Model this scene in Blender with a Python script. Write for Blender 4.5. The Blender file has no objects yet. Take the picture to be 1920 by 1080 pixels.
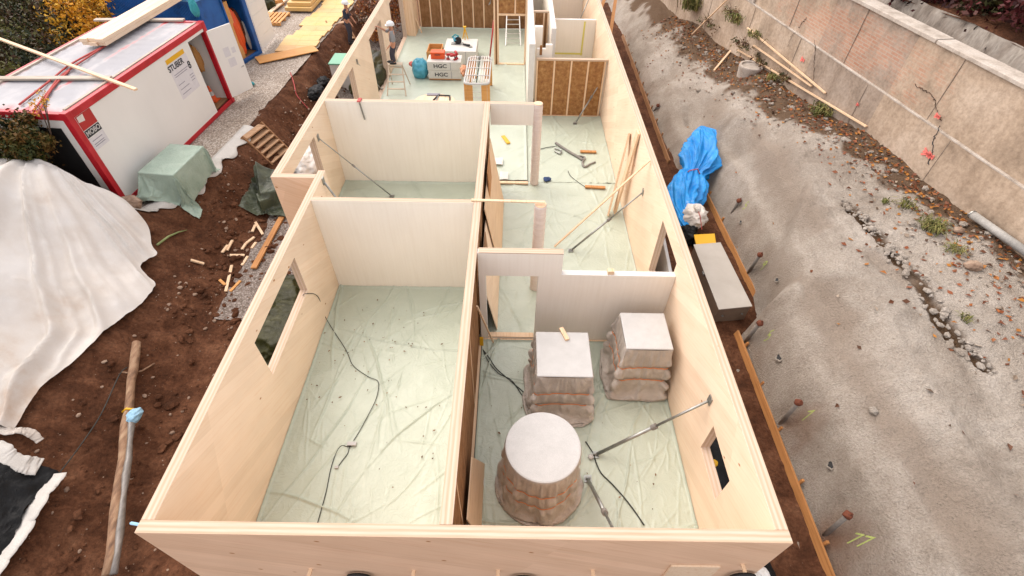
import bpy, bmesh, math, random
import numpy as np
from mathutils import Vector, Matrix
random.seed(7)
rng = np.random.default_rng(7)
R = math.radians
sc = bpy.context.scene
col = sc.collection

# ------------------------------------------------------------------ camera
F_PX = 936.7528; CAMZ = 9.3699
pitch, yaw, roll = R(45.83589), R(0.16571), R(1.08382)
fw = Vector((math.sin(yaw)*math.cos(pitch), math.cos(yaw)*math.cos(pitch), -math.sin(pitch)))
rt = Vector((math.cos(yaw), -math.sin(yaw), 0)); up = rt.cross(fw)
cr, sr = math.cos(roll), math.sin(roll)
rt, up = cr*rt + sr*up, -sr*rt + cr*up
CAM = Vector((0, 0, CAMZ))
cd = bpy.data.cameras.new('camera'); cam = bpy.data.objects.new('camera', cd); col.objects.link(cam)
m3 = Matrix((rt, up, -fw)).transposed()
cam.matrix_world = Matrix.Translation(CAM) @ m3.to_4x4()
cd.sensor_width = 36; cd.lens = F_PX/1920*36; cd.clip_end = 500; cd.clip_start = .05
sc.camera = cam
def ray(px, py): return fw + rt*((px-960)/F_PX) + up*((540-py)/F_PX)
def at(px, py, z=0.0):
    v = ray(px, py); return CAM + v*((z-CAMZ)/v.z)
def aty(px, py, y):
    v = ray(px, py); return CAM + v*(y/v.y)
def atx(px, py, x):
    v = ray(px, py); return CAM + v*(x/v.x)
def on(px, py, fn, lift=0.0):
    v = ray(px, py); t = np.linspace((5.5-CAMZ)/v.z, (-1.0-CAMZ)/v.z, 700)
    x, y, z = v.x*t, v.y*t, CAMZ+v.z*t
    hit = np.nonzero(z <= fn(x, y)+lift)[0]
    return CAM+v*float(t[hit[0]] if len(hit) else t[-1])

# ------------------------------------------------------------------ numpy noise
def _hash(ix, iy, s):
    n = (ix.astype(np.int64)*374761393 + iy.astype(np.int64)*668265263 + s*974711) & 0x7fffffff
    n = ((n ^ (n >> 13))*1274126177) & 0x7fffffff
    return ((n ^ (n >> 16)) & 0xffff)/65535.0
def vnoise(x, y, s=0):
    xi = np.floor(x); yi = np.floor(y); fx = x-xi; fy = y-yi
    u = fx*fx*fx*(fx*(fx*6-15)+10); v = fy*fy*fy*(fy*(fy*6-15)+10)
    a = _hash(xi, yi, s); b = _hash(xi+1, yi, s); c = _hash(xi, yi+1, s); d = _hash(xi+1, yi+1, s)
    return (a*(1-u)+b*u)*(1-v)+(c*(1-u)+d*u)*v*1.0 - .5
def fbm(x, y, o=4, s=0, g=.5):
    t = 0; a = 1.0
    for i in range(o):
        t = t + a*vnoise(x*2**i+13.7*i, y*2**i-7.1*i, s+i); a *= g
    return t
def ridge(x, y, o=3, s=0):
    t = 0; a = 1.0
    for i in range(o):
        t = t + a*(1-np.abs(vnoise(x*2**i+5.2*i, y*2**i+3.3*i, s+i))*4)**2*.5; a *= .5
    return t
def sm(t):
    t = np.clip(t, 0, 1); return t*t*(3-2*t)
def creases(X, Y, n, seed, lmin, lmax, wmin, wmax, hmin, hmax, x0, x1, y0, y1):
    r = np.random.default_rng(seed); Z = np.zeros_like(X)
    for i in range(n):
        cx, cy = r.uniform(x0, x1), r.uniform(y0, y1)
        a = r.choice([r.uniform(0, math.pi), r.normal(1.05, .25), r.normal(1.65, .2)]); L = r.uniform(lmin, lmax); w = r.uniform(wmin, wmax); h = r.uniform(hmin, hmax)
        dx, dy = math.cos(a), math.sin(a)
        u = (X-cx)*dx+(Y-cy)*dy; v = -(X-cx)*dy+(Y-cy)*dx
        v = v + r.uniform(-.07, .07)*L*(u/L)**2*2 + .012*np.sin(u*5+cx*9)
        Z += h*np.exp(-(v/w)**2)*np.clip(1-(u/L)**2, 0, 1)
    return Z

# ------------------------------------------------------------------ materials
def lin(h):
    h = h.lstrip('#'); o = []
    for i in (0, 2, 4):
        c = int(h[i:i+2], 16)/255; o.append(c/12.92 if c <= .04045 else ((c+.055)/1.055)**2.4)
    return (*o, 1)
def nm(name):
    m = bpy.data.materials.new(name); m.use_nodes = True
    nt = m.node_tree; b = nt.nodes['Principled BSDF']
    return m, nt, b
def N(nt, t, **k):
    n = nt.nodes.new(t)
    for a, v in k.items():
        if a in n.inputs: n.inputs[a].default_value = v
        else: setattr(n, a, v)
    return n
def L(nt, a, b): nt.links.new(a, b)
def coords(nt, scale=(1, 1, 1), rot=(0, 0, 0)):
    tc = N(nt, 'ShaderNodeTexCoord'); mp = N(nt, 'ShaderNodeMapping')
    mp.inputs['Scale'].default_value = scale; mp.inputs['Rotation'].default_value = rot
    L(nt, tc.outputs['Object'], mp.inputs['Vector']); return mp.outputs['Vector'], tc
def ramp(nt, src, stops):
    r = N(nt, 'ShaderNodeValToRGB'); e = r.color_ramp.elements
    while len(e) < len(stops): e.new(.5)
    for el, (p, c) in zip(e, stops): el.position = p; el.color = c if len(c) == 4 else (*c, 1)
    L(nt, src, r.inputs['Fac']); return r.outputs['Color']
def mixc(nt, fac, a, b, mode='MIX'):
    m = N(nt, 'ShaderNodeMix', data_type='RGBA', blend_type=mode)
    for s, v in ((0, fac), (6, a), (7, b)):
        if isinstance(v, bpy.types.NodeSocket): L(nt, v, m.inputs[s])
        else: m.inputs[s].default_value = v
    return m.outputs[2]
def bump(nt, b, h, strength=.3, dist=.02, prev=None):
    n = N(nt, 'ShaderNodeBump', Strength=strength, Distance=dist); L(nt, h, n.inputs['Height'])
    if prev: L(nt, prev, n.inputs['Normal'])
    L(nt, n.outputs['Normal'], b.inputs['Normal']); return n.outputs['Normal']
def noisemat(name, cols, scale=5, stretch=(1, 1, 1), rot=(0, 0, 0), rough=.7, bs=.2, bd=.01, detail=6, fine=None, metal=0, lo=.3, hi=.7, dist=0.0, spec=.5):
    m, nt, b = nm(name); v, tc = coords(nt, stretch, rot)
    n = N(nt, 'ShaderNodeTexNoise', Scale=scale, Detail=detail, Roughness=.6, Distortion=dist); L(nt, v, n.inputs['Vector'])
    k = len(cols); st = [(lo+(hi-lo)*i/max(1, k-1), lin(c)) for i, c in enumerate(cols)]
    c = ramp(nt, n.outputs['Fac'], st)
    h = n.outputs['Fac']
    if fine:
        n2 = N(nt, 'ShaderNodeTexNoise', Scale=fine, Detail=3); L(nt, v, n2.inputs['Vector'])
        c = mixc(nt, .35, c, ramp(nt, n2.outputs['Fac'], [(.3, (.55, .55, .55)), (.7, (1.25, 1.25, 1.25))]), 'MULTIPLY')
        h = n2.outputs['Fac']
    L(nt, c, b.inputs['Base Color']); b.inputs['Roughness'].default_value = rough; b.inputs['Metallic'].default_value = metal
    b.inputs['Specular IOR Level'].default_value = spec
    if bs: bump(nt, b, h, bs, bd)
    return m
def wood(name, light, dark, axis='y', plane_rot=(0, 0, 0), knots=True, joints=None, rough=.65, grain=1.0, stain=.12):
    """pale softwood: long fibres along one axis, faint knots, optional board joints"""
    m, nt, b = nm(name)
    st = {'x': (.35, 9, 9), 'y': (9, .35, 9), 'z': (9, 9, .35)}[axis]
    tc = N(nt, 'ShaderNodeTexCoord'); mr = N(nt, 'ShaderNodeMapping'); mr.inputs['Rotation'].default_value = plane_rot
    L(nt, tc.outputs['Object'], mr.inputs['Vector'])
    mp = N(nt, 'ShaderNodeMapping'); mp.inputs['Scale'].default_value = st; L(nt, mr.outputs['Vector'], mp.inputs['Vector'])
    n = N(nt, 'ShaderNodeTexNoise', Scale=3.0*grain, Detail=7, Roughness=.65, Distortion=.6); L(nt, mp.outputs['Vector'], n.inputs['Vector'])
    c = ramp(nt, n.outputs['Fac'], [(.3, lin(dark)), (.52, lin(light)), (.75, lin(light))])
    big = N(nt, 'ShaderNodeTexNoise', Scale=.9, Detail=4); L(nt, mr.outputs['Vector'], big.inputs['Vector'])
    c = mixc(nt, stain*2, c, ramp(nt, big.outputs['Fac'], [(.3, (.72, .66, .6)), (.65, (1.08, 1.06, 1.04))]), 'MULTIPLY')
    if joints:
        ax = {'x': (0, 1, 1), 'y': (1, 0, 1), 'z': (1, 1, 0)}[axis]
        m2 = N(nt, 'ShaderNodeMapping'); m2.inputs['Scale'].default_value = {'x': (.18, 1/joints, 1/joints), 'y': (1/joints, .18, 1/joints), 'z': (1/joints, 1/joints, .18)}[axis]
        L(nt, mr.outputs['Vector'], m2.inputs['Vector'])
        fl = N(nt, 'ShaderNodeVectorMath', operation='FLOOR'); L(nt, m2.outputs['Vector'], fl.inputs[0])
        wn = N(nt, 'ShaderNodeTexWhiteNoise'); L(nt, fl.outputs['Vector'], wn.inputs['Vector'])
        c = mixc(nt, .5, c, ramp(nt, wn.outputs['Value'], [(0, (.86, .82, .76)), (1, (1.06, 1.05, 1.04))]), 'MULTIPLY')
    if knots:
        mk = N(nt, 'ShaderNodeMapping'); mk.inputs['Scale'].default_value = {'x': (.55, 1, 1), 'y': (1, .55, 1), 'z': (1, 1, .55)}[axis]
        L(nt, mr.outputs['Vector'], mk.inputs['Vector'])
        vo = N(nt, 'ShaderNodeTexVoronoi', Scale=2.6); L(nt, mk.outputs['Vector'], vo.inputs['Vector'])
        kf = ramp(nt, vo.outputs['Distance'], [(0.035, (1, 1, 1)), (.065, (0, 0, 0))])
        c = mixc(nt, kf, c, lin('#A9713F'))
    L(nt, c, b.inputs['Base Color']); b.inputs['Roughness'].default_value = rough; b.inputs['Specular IOR Level'].default_value = .3
    bump(nt, b, n.outputs['Fac'], .12, .004)
    return m
def plain(name, c, rough=.5, metal=0, spec=.5):
    return noisemat(name, [c, c], scale=20, rough=rough, bs=.05, metal=metal, spec=spec)

M = {}
WL, WD = '#EDD6BC', '#E8CBAC'
M['panel_yz'] = wood('spruce_panel_side', WL, WD, 'y', (R(28), 0, 0), joints=.22)
M['panel_xz'] = wood('spruce_panel_front', '#E6C4A6', '#DDB696', 'x', (0, R(-24), 0), joints=.2)
def lamella(name, axis):
    m, nt, b = nm(name); v, tc = coords(nt)
    w = N(nt, 'ShaderNodeTexWave', wave_type='BANDS', bands_direction=axis, Scale=4.6, Distortion=.6, Detail=3)
    w.inputs['Detail Scale'].default_value = .6
    L(nt, v, w.inputs['Vector'])
    st = (9, .4, 9) if axis == 'X' else (.4, 9, 9)
    mp = N(nt, 'ShaderNodeMapping'); mp.inputs['Scale'].default_value = st; L(nt, tc.outputs['Object'], mp.inputs['Vector'])
    n = N(nt, 'ShaderNodeTexNoise', Scale=4, Detail=6); L(nt, mp.outputs['Vector'], n.inputs['Vector'])
    c = ramp(nt, w.outputs['Fac'], [(.1, lin('#BCA289')), (.5, lin('#C4AB94')), (.9, lin('#CAB39F'))])
    c = mixc(nt, .5, c, ramp(nt, n.outputs['Fac'], [(.3, (.8, .74, .66)), (.6, (1.05, 1.05, 1.05))]), 'MULTIPLY')
    vo = N(nt, 'ShaderNodeTexVoronoi', Scale=1.7); L(nt, v, vo.inputs['Vector'])
    c = mixc(nt, ramp(nt, vo.outputs['Distance'], [(.035, (1, 1, 1)), (.055, (0, 0, 0))]), c, lin('#B07A42'))
    L(nt, c, b.inputs['Base Color']); b.inputs['Roughness'].default_value = .7; b.inputs['Specular IOR Level'].default_value = .3
    return m
M['top_y'] = lamella('lamella_edge_long', 'X'); M['top_x'] = lamella('lamella_edge_cross', 'Y')
M['stud'] = wood('stud_spruce', '#E4C4A2', '#D2AA82', 'z', joints=None)
M['lath'] = wood('lath_spruce', '#E2C4A2', '#CFAA84', 'y', knots=False)
M['beam'] = wood('beam_spruce', '#E6CDB0', '#D8B894', 'y', knots=False, grain=.6)
M['orange_board'] = wood('formwork_board', '#B98350', '#99683A', 'y', knots=True, stain=.25)
M['old_board'] = wood('weathered_board', '#9B7350', '#6F4D33', 'y', knots=True, stain=.3)
M['grey_board'] = wood('grey_weathered_board', '#B9AEA0', '#8C8072', 'x', knots=False, stain=.3)
M['orange_walk'] = noisemat('tan_formwork', ['#CDA06A', '#D8B07C'], 2, fine=30)
M['yellow_board'] = noisemat('yellow_formwork', ['#CBA468', '#D4AE6E', '#D2A95C'], 2, (1, 1, 1), rough=.6, fine=30)
def gypsum():
    m, nt, b = nm('gypsum_fibreboard'); v, tc = coords(nt, (5, 5, .25))
    n = N(nt, 'ShaderNodeTexNoise', Scale=3, Detail=5); L(nt, v, n.inputs['Vector'])
    n2 = N(nt, 'ShaderNodeTexNoise', Scale=.8, Detail=5); L(nt, tc.outputs['Object'], n2.inputs['Vector'])
    c = ramp(nt, n.outputs['Fac'], [(.3, lin('#EBE2D4')), (.6, lin('#EFE7DA'))])
    c = mixc(nt, .35, c, ramp(nt, n2.outputs['Fac'], [(.35, (.92, .91, .9)), (.65, (1.03, 1.02, 1.01))]), 'MULTIPLY')
    n3 = N(nt, 'ShaderNodeTexNoise', Scale=120, Detail=2); L(nt, tc.outputs['Object'], n3.inputs['Vector'])
    c = mixc(nt, .25, c, ramp(nt, n3.outputs['Fac'], [(.35, (.8, .8, .8)), (.6, (1.05, 1.05, 1.05))]), 'MULTIPLY')
    L(nt, c, b.inputs['Base Color']); b.inputs['Roughness'].default_value = .8; return m
M['gypsum'] = gypsum()
M['insul'] = noisemat('wood_fibre_insulation', ['#84583A', '#9C7046', '#B58A5A'], 7, (1, 1, 1), rough=.95, fine=70, bs=.5, bd=.01, spec=.1)
M['insul_dark'] = noisemat('dark_wood_fibre', ['#7A5638', '#8E6847', '#9C7654'], 6, (1, 1, .5), rough=.95, fine=60, bs=.4, bd=.01, spec=.1)
def film(name, c1, c2, rough=.28, sc_=5, bstr=.35):
    m, nt, b = nm(name); v, tc = coords(nt)
    n = N(nt, 'ShaderNodeTexNoise', Scale=sc_*.35, Detail=5, Distortion=1.2); L(nt, v, n.inputs['Vector'])
    c = ramp(nt, n.outputs['Fac'], [(.3, lin(c1)), (.7, lin(c2))])
    if name.startswith('green_vapour'):       # deeper green along creases, sheet edges and in soft patches
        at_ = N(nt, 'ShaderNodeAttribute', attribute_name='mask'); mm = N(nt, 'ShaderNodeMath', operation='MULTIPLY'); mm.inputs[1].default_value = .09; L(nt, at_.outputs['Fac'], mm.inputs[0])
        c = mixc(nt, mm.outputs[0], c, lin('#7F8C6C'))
    L(nt, c, b.inputs['Base Color']); b.inputs['Roughness'].default_value = rough
    mu = N(nt, 'ShaderNodeTexNoise', Scale=sc_, Detail=6, Roughness=.55, Distortion=2.2); L(nt, v, mu.inputs['Vector'])
    r1 = ramp(nt, mu.outputs['Fac'], [(.42, (0, 0, 0)), (.5, (1, 1, 1)), (.58, (0, 0, 0))])
    bump(nt, b, r1, bstr, .012)
    return m
M['membrane'] = film('green_vapour_membrane', '#AEB5A4', '#B8BFAE', .32, 3.2, bstr=.26)
M['green_tarp'] = film('pale_green_tarp', '#93A695', '#A8B8A8', .3, 5, .6)
M['olive_tarp'] = film('olive_tarp', '#26260F', '#403F20', .4, 6); M['olive_tarp'].node_tree.nodes['Principled BSDF'].inputs['Specular IOR Level'].default_value = .25
M['black_film'] = film('black_plastic', '#0A0A0B', '#121213', .5, 7); M['black_film'].node_tree.nodes['Principled BSDF'].inputs['Specular IOR Level'].default_value = .2
M['blue_film'] = film('blue_plastic', '#0B7FCC', '#209BE4', .18, 6, .6)
M['teal_film'] = film('teal_plastic', '#3E93AC', '#59AABF', .3, 8)
M['grey_film'] = film('grey_translucent_plastic', '#B1A599', '#C9BEB3', .3, 6, .6)
M['white_film'] = film('white_plastic', '#D8D4CE', '#E6E2DC', .4, 6)
def fleece():
    m, nt, b = nm('white_fleece'); v, tc = coords(nt)
    n = N(nt, 'ShaderNodeTexNoise', Scale=1.1, Detail=7, Roughness=.65); L(nt, v, n.inputs['Vector'])
    at_ = N(nt, 'ShaderNodeAttribute', attribute_name='mask')
    ad = N(nt, 'ShaderNodeMath', operation='MULTIPLY'); L(nt, n.outputs['Fac'], ad.inputs[0]); L(nt, at_.outputs['Fac'], ad.inputs[1])
    c = ramp(nt, ad.outputs[0], [(.3, lin('#CFCBC6')), (.6, lin('#C6BEB5')), (.95, lin('#B39A84'))])
    f = N(nt, 'ShaderNodeTexNoise', Scale=90, Detail=3); L(nt, v, f.inputs['Vector'])
    c = mixc(nt, .2, c, ramp(nt, f.outputs['Fac'], [(.35, (.8, .8, .8)), (.6, (1.05, 1.05, 1.05))]), 'MULTIPLY')
    L(nt, c, b.inputs['Base Color']); b.inputs['Roughness'].default_value = .9; bump(nt, b, f.outputs['Fac'], .15, .004); return m
M['fleece'] = fleece()
M['fleece_plain'] = noisemat('fleece_strip', ['#BDB8B0', '#C8C3BC'], 3, rough=.9, fine=80)
def soil():
    m, nt, b = nm('brown_soil'); v, tc = coords(nt)
    n = N(nt, 'ShaderNodeTexNoise', Scale=1.6, Detail=9, Roughness=.7, Distortion=.4); L(nt, v, n.inputs['Vector'])
    n2 = N(nt, 'ShaderNodeTexNoise', Scale=14, Detail=6, Roughness=.7); L(nt, v, n2.inputs['Vector'])
    c = ramp(nt, n.outputs['Fac'], [(.25, lin('#3A2519')), (.45, lin('#523423')), (.6, lin('#684632')), (.78, lin('#7E5C45'))])
    c = mixc(nt, .75, c, ramp(nt, n2.outputs['Fac'], [(.32, (.45, .42, .4)), (.55, (1.05, 1.0, .98)), (.75, (1.5, 1.42, 1.35))]), 'MULTIPLY')
    vo = N(nt, 'ShaderNodeTexVoronoi', Scale=9); L(nt, v, vo.inputs['Vector'])
    c = mixc(nt, ramp(nt, vo.outputs['Distance'], [(.03, (.7, .7, .7)), (.09, (0, 0, 0))]), c, lin('#8A7462'))
    L(nt, c, b.inputs['Base Color']); b.inputs['Roughness'].default_value = .95; b.inputs['Specular IOR Level'].default_value = .15
    nb = bump(nt, b, n2.outputs['Fac'], .8, .06)
    return m
M['soil'] = soil()
def gravelm(name, a, b_, c_, s):
    m, nt, b = nm(name); v, tc = coords(nt)
    vo = N(nt, 'ShaderNodeTexVoronoi', Scale=s, Randomness=1); L(nt, v, vo.inputs['Vector'])
    wn = N(nt, 'ShaderNodeTexWhiteNoise'); L(nt, vo.outputs['Color'], wn.inputs['Vector'])
    c = ramp(nt, wn.outputs['Value'], [(0, lin(a)), (.5, lin(b_)), (1, lin(c_))])
    c = mixc(nt, .8, c, ramp(nt, vo.outputs['Distance'], [(.15, (1.1, 1.1, 1.1)), (.75, (.45, .42, .4))]), 'MULTIPLY')
    n = N(nt, 'ShaderNodeTexNoise', Scale=.8, Detail=5); L(nt, v, n.inputs['Vector'])
    c = mixc(nt, .6, c, ramp(nt, n.outputs['Fac'], [(.35, (.78, .72, .66)), (.6, (1.1, 1.1, 1.1))]), 'MULTIPLY')
    L(nt, c, b.inputs['Base Color']); b.inputs['Roughness'].default_value = .9; bump(nt, b, vo.outputs['Distance'], -.8, .03); return m
M['gravel'] = gravelm('pale_gravel', '#8F8072', '#B3A596', '#C8BEB2', 22)
M['gravel_dark'] = gravelm('dark_gravel', '#6A5E54', '#8C8078', '#A8A09A', 26)
def shot():
    m, nt, b = nm('sprayed_concrete'); v, tc = coords(nt)
    n = N(nt, 'ShaderNodeTexNoise', Scale=.55, Detail=8, Roughness=.6, Distortion=.7); L(nt, v, n.inputs['Vector'])
    n2 = N(nt, 'ShaderNodeTexNoise', Scale=26, Detail=5, Roughness=.7); L(nt, v, n2.inputs['Vector'])
    n3 = N(nt, 'ShaderNodeTexNoise', Scale=4, Detail=7, Roughness=.65); L(nt, v, n3.inputs['Vector'])
    c = ramp(nt, n.outputs['Fac'], [(.28, lin('#968A7E')), (.45, lin('#ABA094')), (.6, lin('#B9AFA4')), (.75, lin('#C3BAB0'))])
    c = mixc(nt, .5, c, ramp(nt, n3.outputs['Fac'], [(.3, (.8, .76, .72)), (.6, (1.06, 1.06, 1.06))]), 'MULTIPLY')
    c = mixc(nt, .65, c, ramp(nt, n2.outputs['Fac'], [(.3, (.6, .58, .55)), (.62, (1.14, 1.13, 1.11))]), 'MULTIPLY')
    at_ = N(nt, 'ShaderNodeAttribute', attribute_name='mask'); at2 = N(nt, 'ShaderNodeAttribute', attribute_name='rust')
    c = mixc(nt, at_.outputs['Fac'], c, mixc(nt, n2.outputs['Fac'], lin('#44301F'), lin('#7B624B')))
    c = mixc(nt, at2.outputs['Fac'], c, lin('#8A5A38'))
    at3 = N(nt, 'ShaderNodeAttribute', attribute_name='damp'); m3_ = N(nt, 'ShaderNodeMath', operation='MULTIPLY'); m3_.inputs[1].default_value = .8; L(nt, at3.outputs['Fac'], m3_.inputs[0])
    c = mixc(nt, m3_.outputs[0], c, mixc(nt, n2.outputs['Fac'], lin('#7E7063'), lin('#AA9A8A')))  # shaded bands of the slope mixed into the concrete colour
    L(nt, c, b.inputs['Base Color']); b.inputs['Roughness'].default_value = .95; b.inputs['Specular IOR Level'].default_value = .2
    v9 = N(nt, 'ShaderNodeTexVoronoi', Scale=34); L(nt, v, v9.inputs['Vector'])
    nb = bump(nt, b, v9.outputs['Distance'], .5, .03); nb = bump(nt, b, n2.outputs['Fac'], 1.0, .07, nb); return m
M['shot'] = shot()
def oldconc(name, brick=True):
    m, nt, b = nm(name); v, tc = coords(nt)
    n = N(nt, 'ShaderNodeTexNoise', Scale=.7, Detail=8, Roughness=.65); L(nt, v, n.inputs['Vector'])
    n2 = N(nt, 'ShaderNodeTexNoise', Scale=11, Detail=6, Roughness=.7); L(nt, v, n2.inputs['Vector'])
    c = ramp(nt, n.outputs['Fac'], [(.3, lin('#8C7C6C')), (.5, lin('#AE9C8A')), (.72, lin('#BFAF9F'))])
    c = mixc(nt, .6, c, ramp(nt, n2.outputs['Fac'], [(.3, (.58, .55, .52)), (.6, (1.12, 1.12, 1.12))]), 'MULTIPLY')
    st = N(nt, 'ShaderNodeMapping'); st.inputs['Scale'].default_value = (1.6, 1.6, .15); L(nt, tc.outputs['Object'], st.inputs['Vector'])
    n4 = N(nt, 'ShaderNodeTexNoise', Scale=2, Detail=6); L(nt, st.outputs['Vector'], n4.inputs['Vector'])
    c = mixc(nt, .5, c, ramp(nt, n4.outputs['Fac'], [(.3, (.7, .66, .62)), (.55, (1.06, 1.06, 1.06))]), 'MULTIPLY')
    sx0 = N(nt, 'ShaderNodeSeparateXYZ'); L(nt, tc.outputs['Object'], sx0.inputs[0]); mpn = N(nt, 'ShaderNodeMath', operation='MULTIPLY'); mpn.inputs[1].default_value = 1/3.3; L(nt, sx0.outputs['Y'], mpn.inputs[0])
    fl = N(nt, 'ShaderNodeMath', operation='FLOOR'); L(nt, mpn.outputs[0], fl.inputs[0]); wn = N(nt, 'ShaderNodeTexWhiteNoise', noise_dimensions='1D'); L(nt, fl.outputs[0], wn.inputs['W'])
    c = mixc(nt, .8, c, ramp(nt, wn.outputs['Value'], [(0, (.74, .74, .76)), (.4, (.95, .93, .9)), (1, (1.1, 1.06, 1.0))]), 'MULTIPLY')
    if brick:
        mp = N(nt, 'ShaderNodeMapping'); mp.inputs['Rotation'].default_value = (R(90), 0, R(90)); 
        sx = N(nt, 'ShaderNodeSeparateXYZ'); L(nt, tc.outputs['Object'], sx.inputs[0])
        cx = N(nt, 'ShaderNodeCombineXYZ'); L(nt, sx.outputs['Y'], cx.inputs['X']); L(nt, sx.outputs['Z'], cx.inputs['Y'])
        br = N(nt, 'ShaderNodeTexBrick', Scale=1.0, Color1=lin('#B87A5C'), Color2=lin('#C6977C'), Mortar=lin('#BBA896'))
        br.inputs['Brick Width'].default_value = .26; br.inputs['Row Height'].default_value = .085; br.inputs['Mortar Size'].default_value = .012
        L(nt, cx.outputs['Vector'], br.inputs['Vector'])
        n3 = N(nt, 'ShaderNodeTexNoise', Scale=1.3, Detail=8, Roughness=.7); L(nt, v, n3.inputs['Vector'])
        at_ = N(nt, 'ShaderNodeAttribute', attribute_name='mask')
        mu = N(nt, 'ShaderNodeMath', operation='MULTIPLY'); L(nt, n3.outputs['Fac'], mu.inputs[0]); L(nt, at_.outputs['Fac'], mu.inputs[1])
        f = ramp(nt, mu.outputs[0], [(.50, (0, 0, 0)), (.72, (.55, .55, .55))])
        c = mixc(nt, f, c, br.outputs['Color'])
    L(nt, c, b.inputs['Base Color']); b.inputs['Roughness'].default_value = .92; b.inputs['Specular IOR Level'].default_value = .2
    bump(nt, b, n2.outputs['Fac'], .5, .02); return m
M['oldconc'] = oldconc('old_concrete_render'); M['oldconc_plain'] = oldconc('old_concrete_mossy', False)
M['coping'] = noisemat('concrete_coping', ['#96897C', '#B5A99C', '#C0B6AB'], 3, rough=.9, fine=25)
M['cont_white'] = noisemat('white_sheet_metal', ['#DAD6CF', '#E2DED7'], .8, (1, 1, .4), rough=.45, bs=.02)
M['cont_red'] = noisemat('red_paint', ['#9A0D18', '#B01522', '#B92330'], 2, rough=.45, bs=.05)
M['cont_blue'] = noisemat('blue_paint', ['#0B4276', '#125294', '#1A5C9C'], 2, rough=.5, bs=.05)
def roofm():
    m, nt, b = nm('worn_roof_paint'); v, tc = coords(nt, (1, .5, 1))
    n = N(nt, 'ShaderNodeTexNoise', Scale=1.6, Detail=9, Roughness=.68, Distortion=.5); L(nt, v, n.inputs['Vector'])
    at_ = N(nt, 'ShaderNodeAttribute', attribute_name='mask')
    ad = N(nt, 'ShaderNodeMath', operation='ADD'); L(nt, n.outputs['Fac'], ad.inputs[0]); L(nt, at_.outputs['Fac'], ad.inputs[1])
    c = ramp(nt, ad.outputs[0], [(.38, lin('#86858A')), (.56, lin('#9A989A')), (.64, lin('#B88A8C')), (.78, lin('#BE4A50'))])
    L(nt, c, b.inputs['Base Color']); b.inputs['Roughness'].default_value = .5; return m
M['roof'] = roofm()
M['steel'] = noisemat('galvanised_steel', ['#8C8C88', '#A8A8A2'], 12, rough=.42, metal=.8, bs=.05)
M['alu'] = noisemat('aluminium', ['#C4C0BA', '#D4D0CA'], 8, rough=.4, metal=.5, bs=.03)
M['greybox'] = noisemat('grey_sheet_metal', ['#A39A8E', '#B2AA9F'], 1.5, rough=.5, bs=.04)
M['brownbox'] = noisemat('brown_sheet_metal', ['#6B5A4C', '#7C6A5A'], 3, rough=.5, bs=.05)
M['rust'] = noisemat('rusty_steel', ['#42241A', '#6E3A24', '#5E301C'], 14, rough=.9, fine=40, bs=.5)
M['pipe_grey'] = noisemat('grey_pipe', ['#6E6862', '#8A837B'], 6, rough=.7, bs=.2)
M['yellow'] = plain('yellow_plastic', '#D9A411', .45)
M['orange'] = plain('orange_plastic', '#D8521C', .5)
M['red'] = plain('red_plastic', '#A81E1E', .45)
M['redbrown'] = plain('red_faded_cloth', '#B0504A', .8)
M['black'] = plain('black_rubber', '#131314', .6)
M['cable'] = plain('dark_cable', '#2C2F2A', .6)
M['white'] = noisemat('white_lid', ['#B4B1AD', '#BEBBB7'], 5, rough=.6, bs=.04, fine=140)
M['paper'] = noisemat('paper_notice', ['#CBC6C6', '#D4D0D0'], 10, rough=.8, bs=0)
M['ink'] = plain('dark_ink', '#2A2A2E', .7)
M['inkgrey'] = plain('grey_ink', '#8C8890', .7)
M['netwrap'] = noisemat('pinkish_wrap_film', ['#D2BFB4', '#E0D1C8'], 4, (1, 1, 9), rough=.4, bs=.4, bd=.01)
M['bark'] = noisemat('bark', ['#3A2C22', '#5A4738'], 6, (3, 3, .6), rough=.95, bs=.6)
M['log'] = noisemat('peeled_log', ['#5E4433', '#8A6A50', '#A68A6E'], 3, (4, 1, 4), rough=.8, bs=.3)
M['clearfilm'] = noisemat('cloudy_film', ['#5C5650', '#8A837D'], 4, (3, 1, 3), rough=.2, bs=.4)
M['lightblue'] = plain('pale_blue_cloth', '#8FB6CC', .8)
M['yellowtape'] = plain('yellow_tape', '#D8CF6A', .6)
M['neon'] = noisemat('yellow_green_spray_paint', ['#A0A862', '#B4BE70'], 30, rough=.8, bs=.1)
M['pinkpaint'] = noisemat('pink_spray_paint', ['#E0685E', '#EC8478'], 30, rough=.8, bs=.1)
M['osb'] = wood('orange_plywood', '#D29A5C', '#BD8247', 'x', knots=False)
M['pipe_pale'] = noisemat('pale_grey_pipe', ['#8E8A84', '#A5A19A'], 5, rough=.7, fine=40)
M['joint_mortar'] = noisemat('dirty_joint', ['#6E6053', '#8A7B6C'], 9)
M['strap_orange'] = plain('orange_strap', '#D9803E', .6)
M['faded_olive'] = film('faded_olive_tarp', '#34382A', '#4E543F', .4, 6)
M['glove'] = plain('teal_cloth', '#2E8A92', .8)
M['brownpaper'] = plain('brown_cardboard', '#A8773F', .8)
M['stone'] = noisemat('field_stone', ['#66503F', '#8A7260', '#A08A76'], 6, rough=.9, bs=.3)
M['dirtyfilm'] = film('dirty_white_sack', '#CCC3B8', '#DED6CC', .5, 8)
M['skin'] = plain('skin', '#B98468', .6); M['shirt'] = noisemat('grey_shirt', ['#7F7F80', '#8F8F90'], 6, rough=.9)
M['trouser'] = noisemat('dark_work_trousers', ['#34323A', '#44414A'], 6, rough=.9); M['boot'] = plain('black_boot', '#1A1817', .6)
M['helmet'] = plain('white_helmet', '#DADADA', .3)
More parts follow.
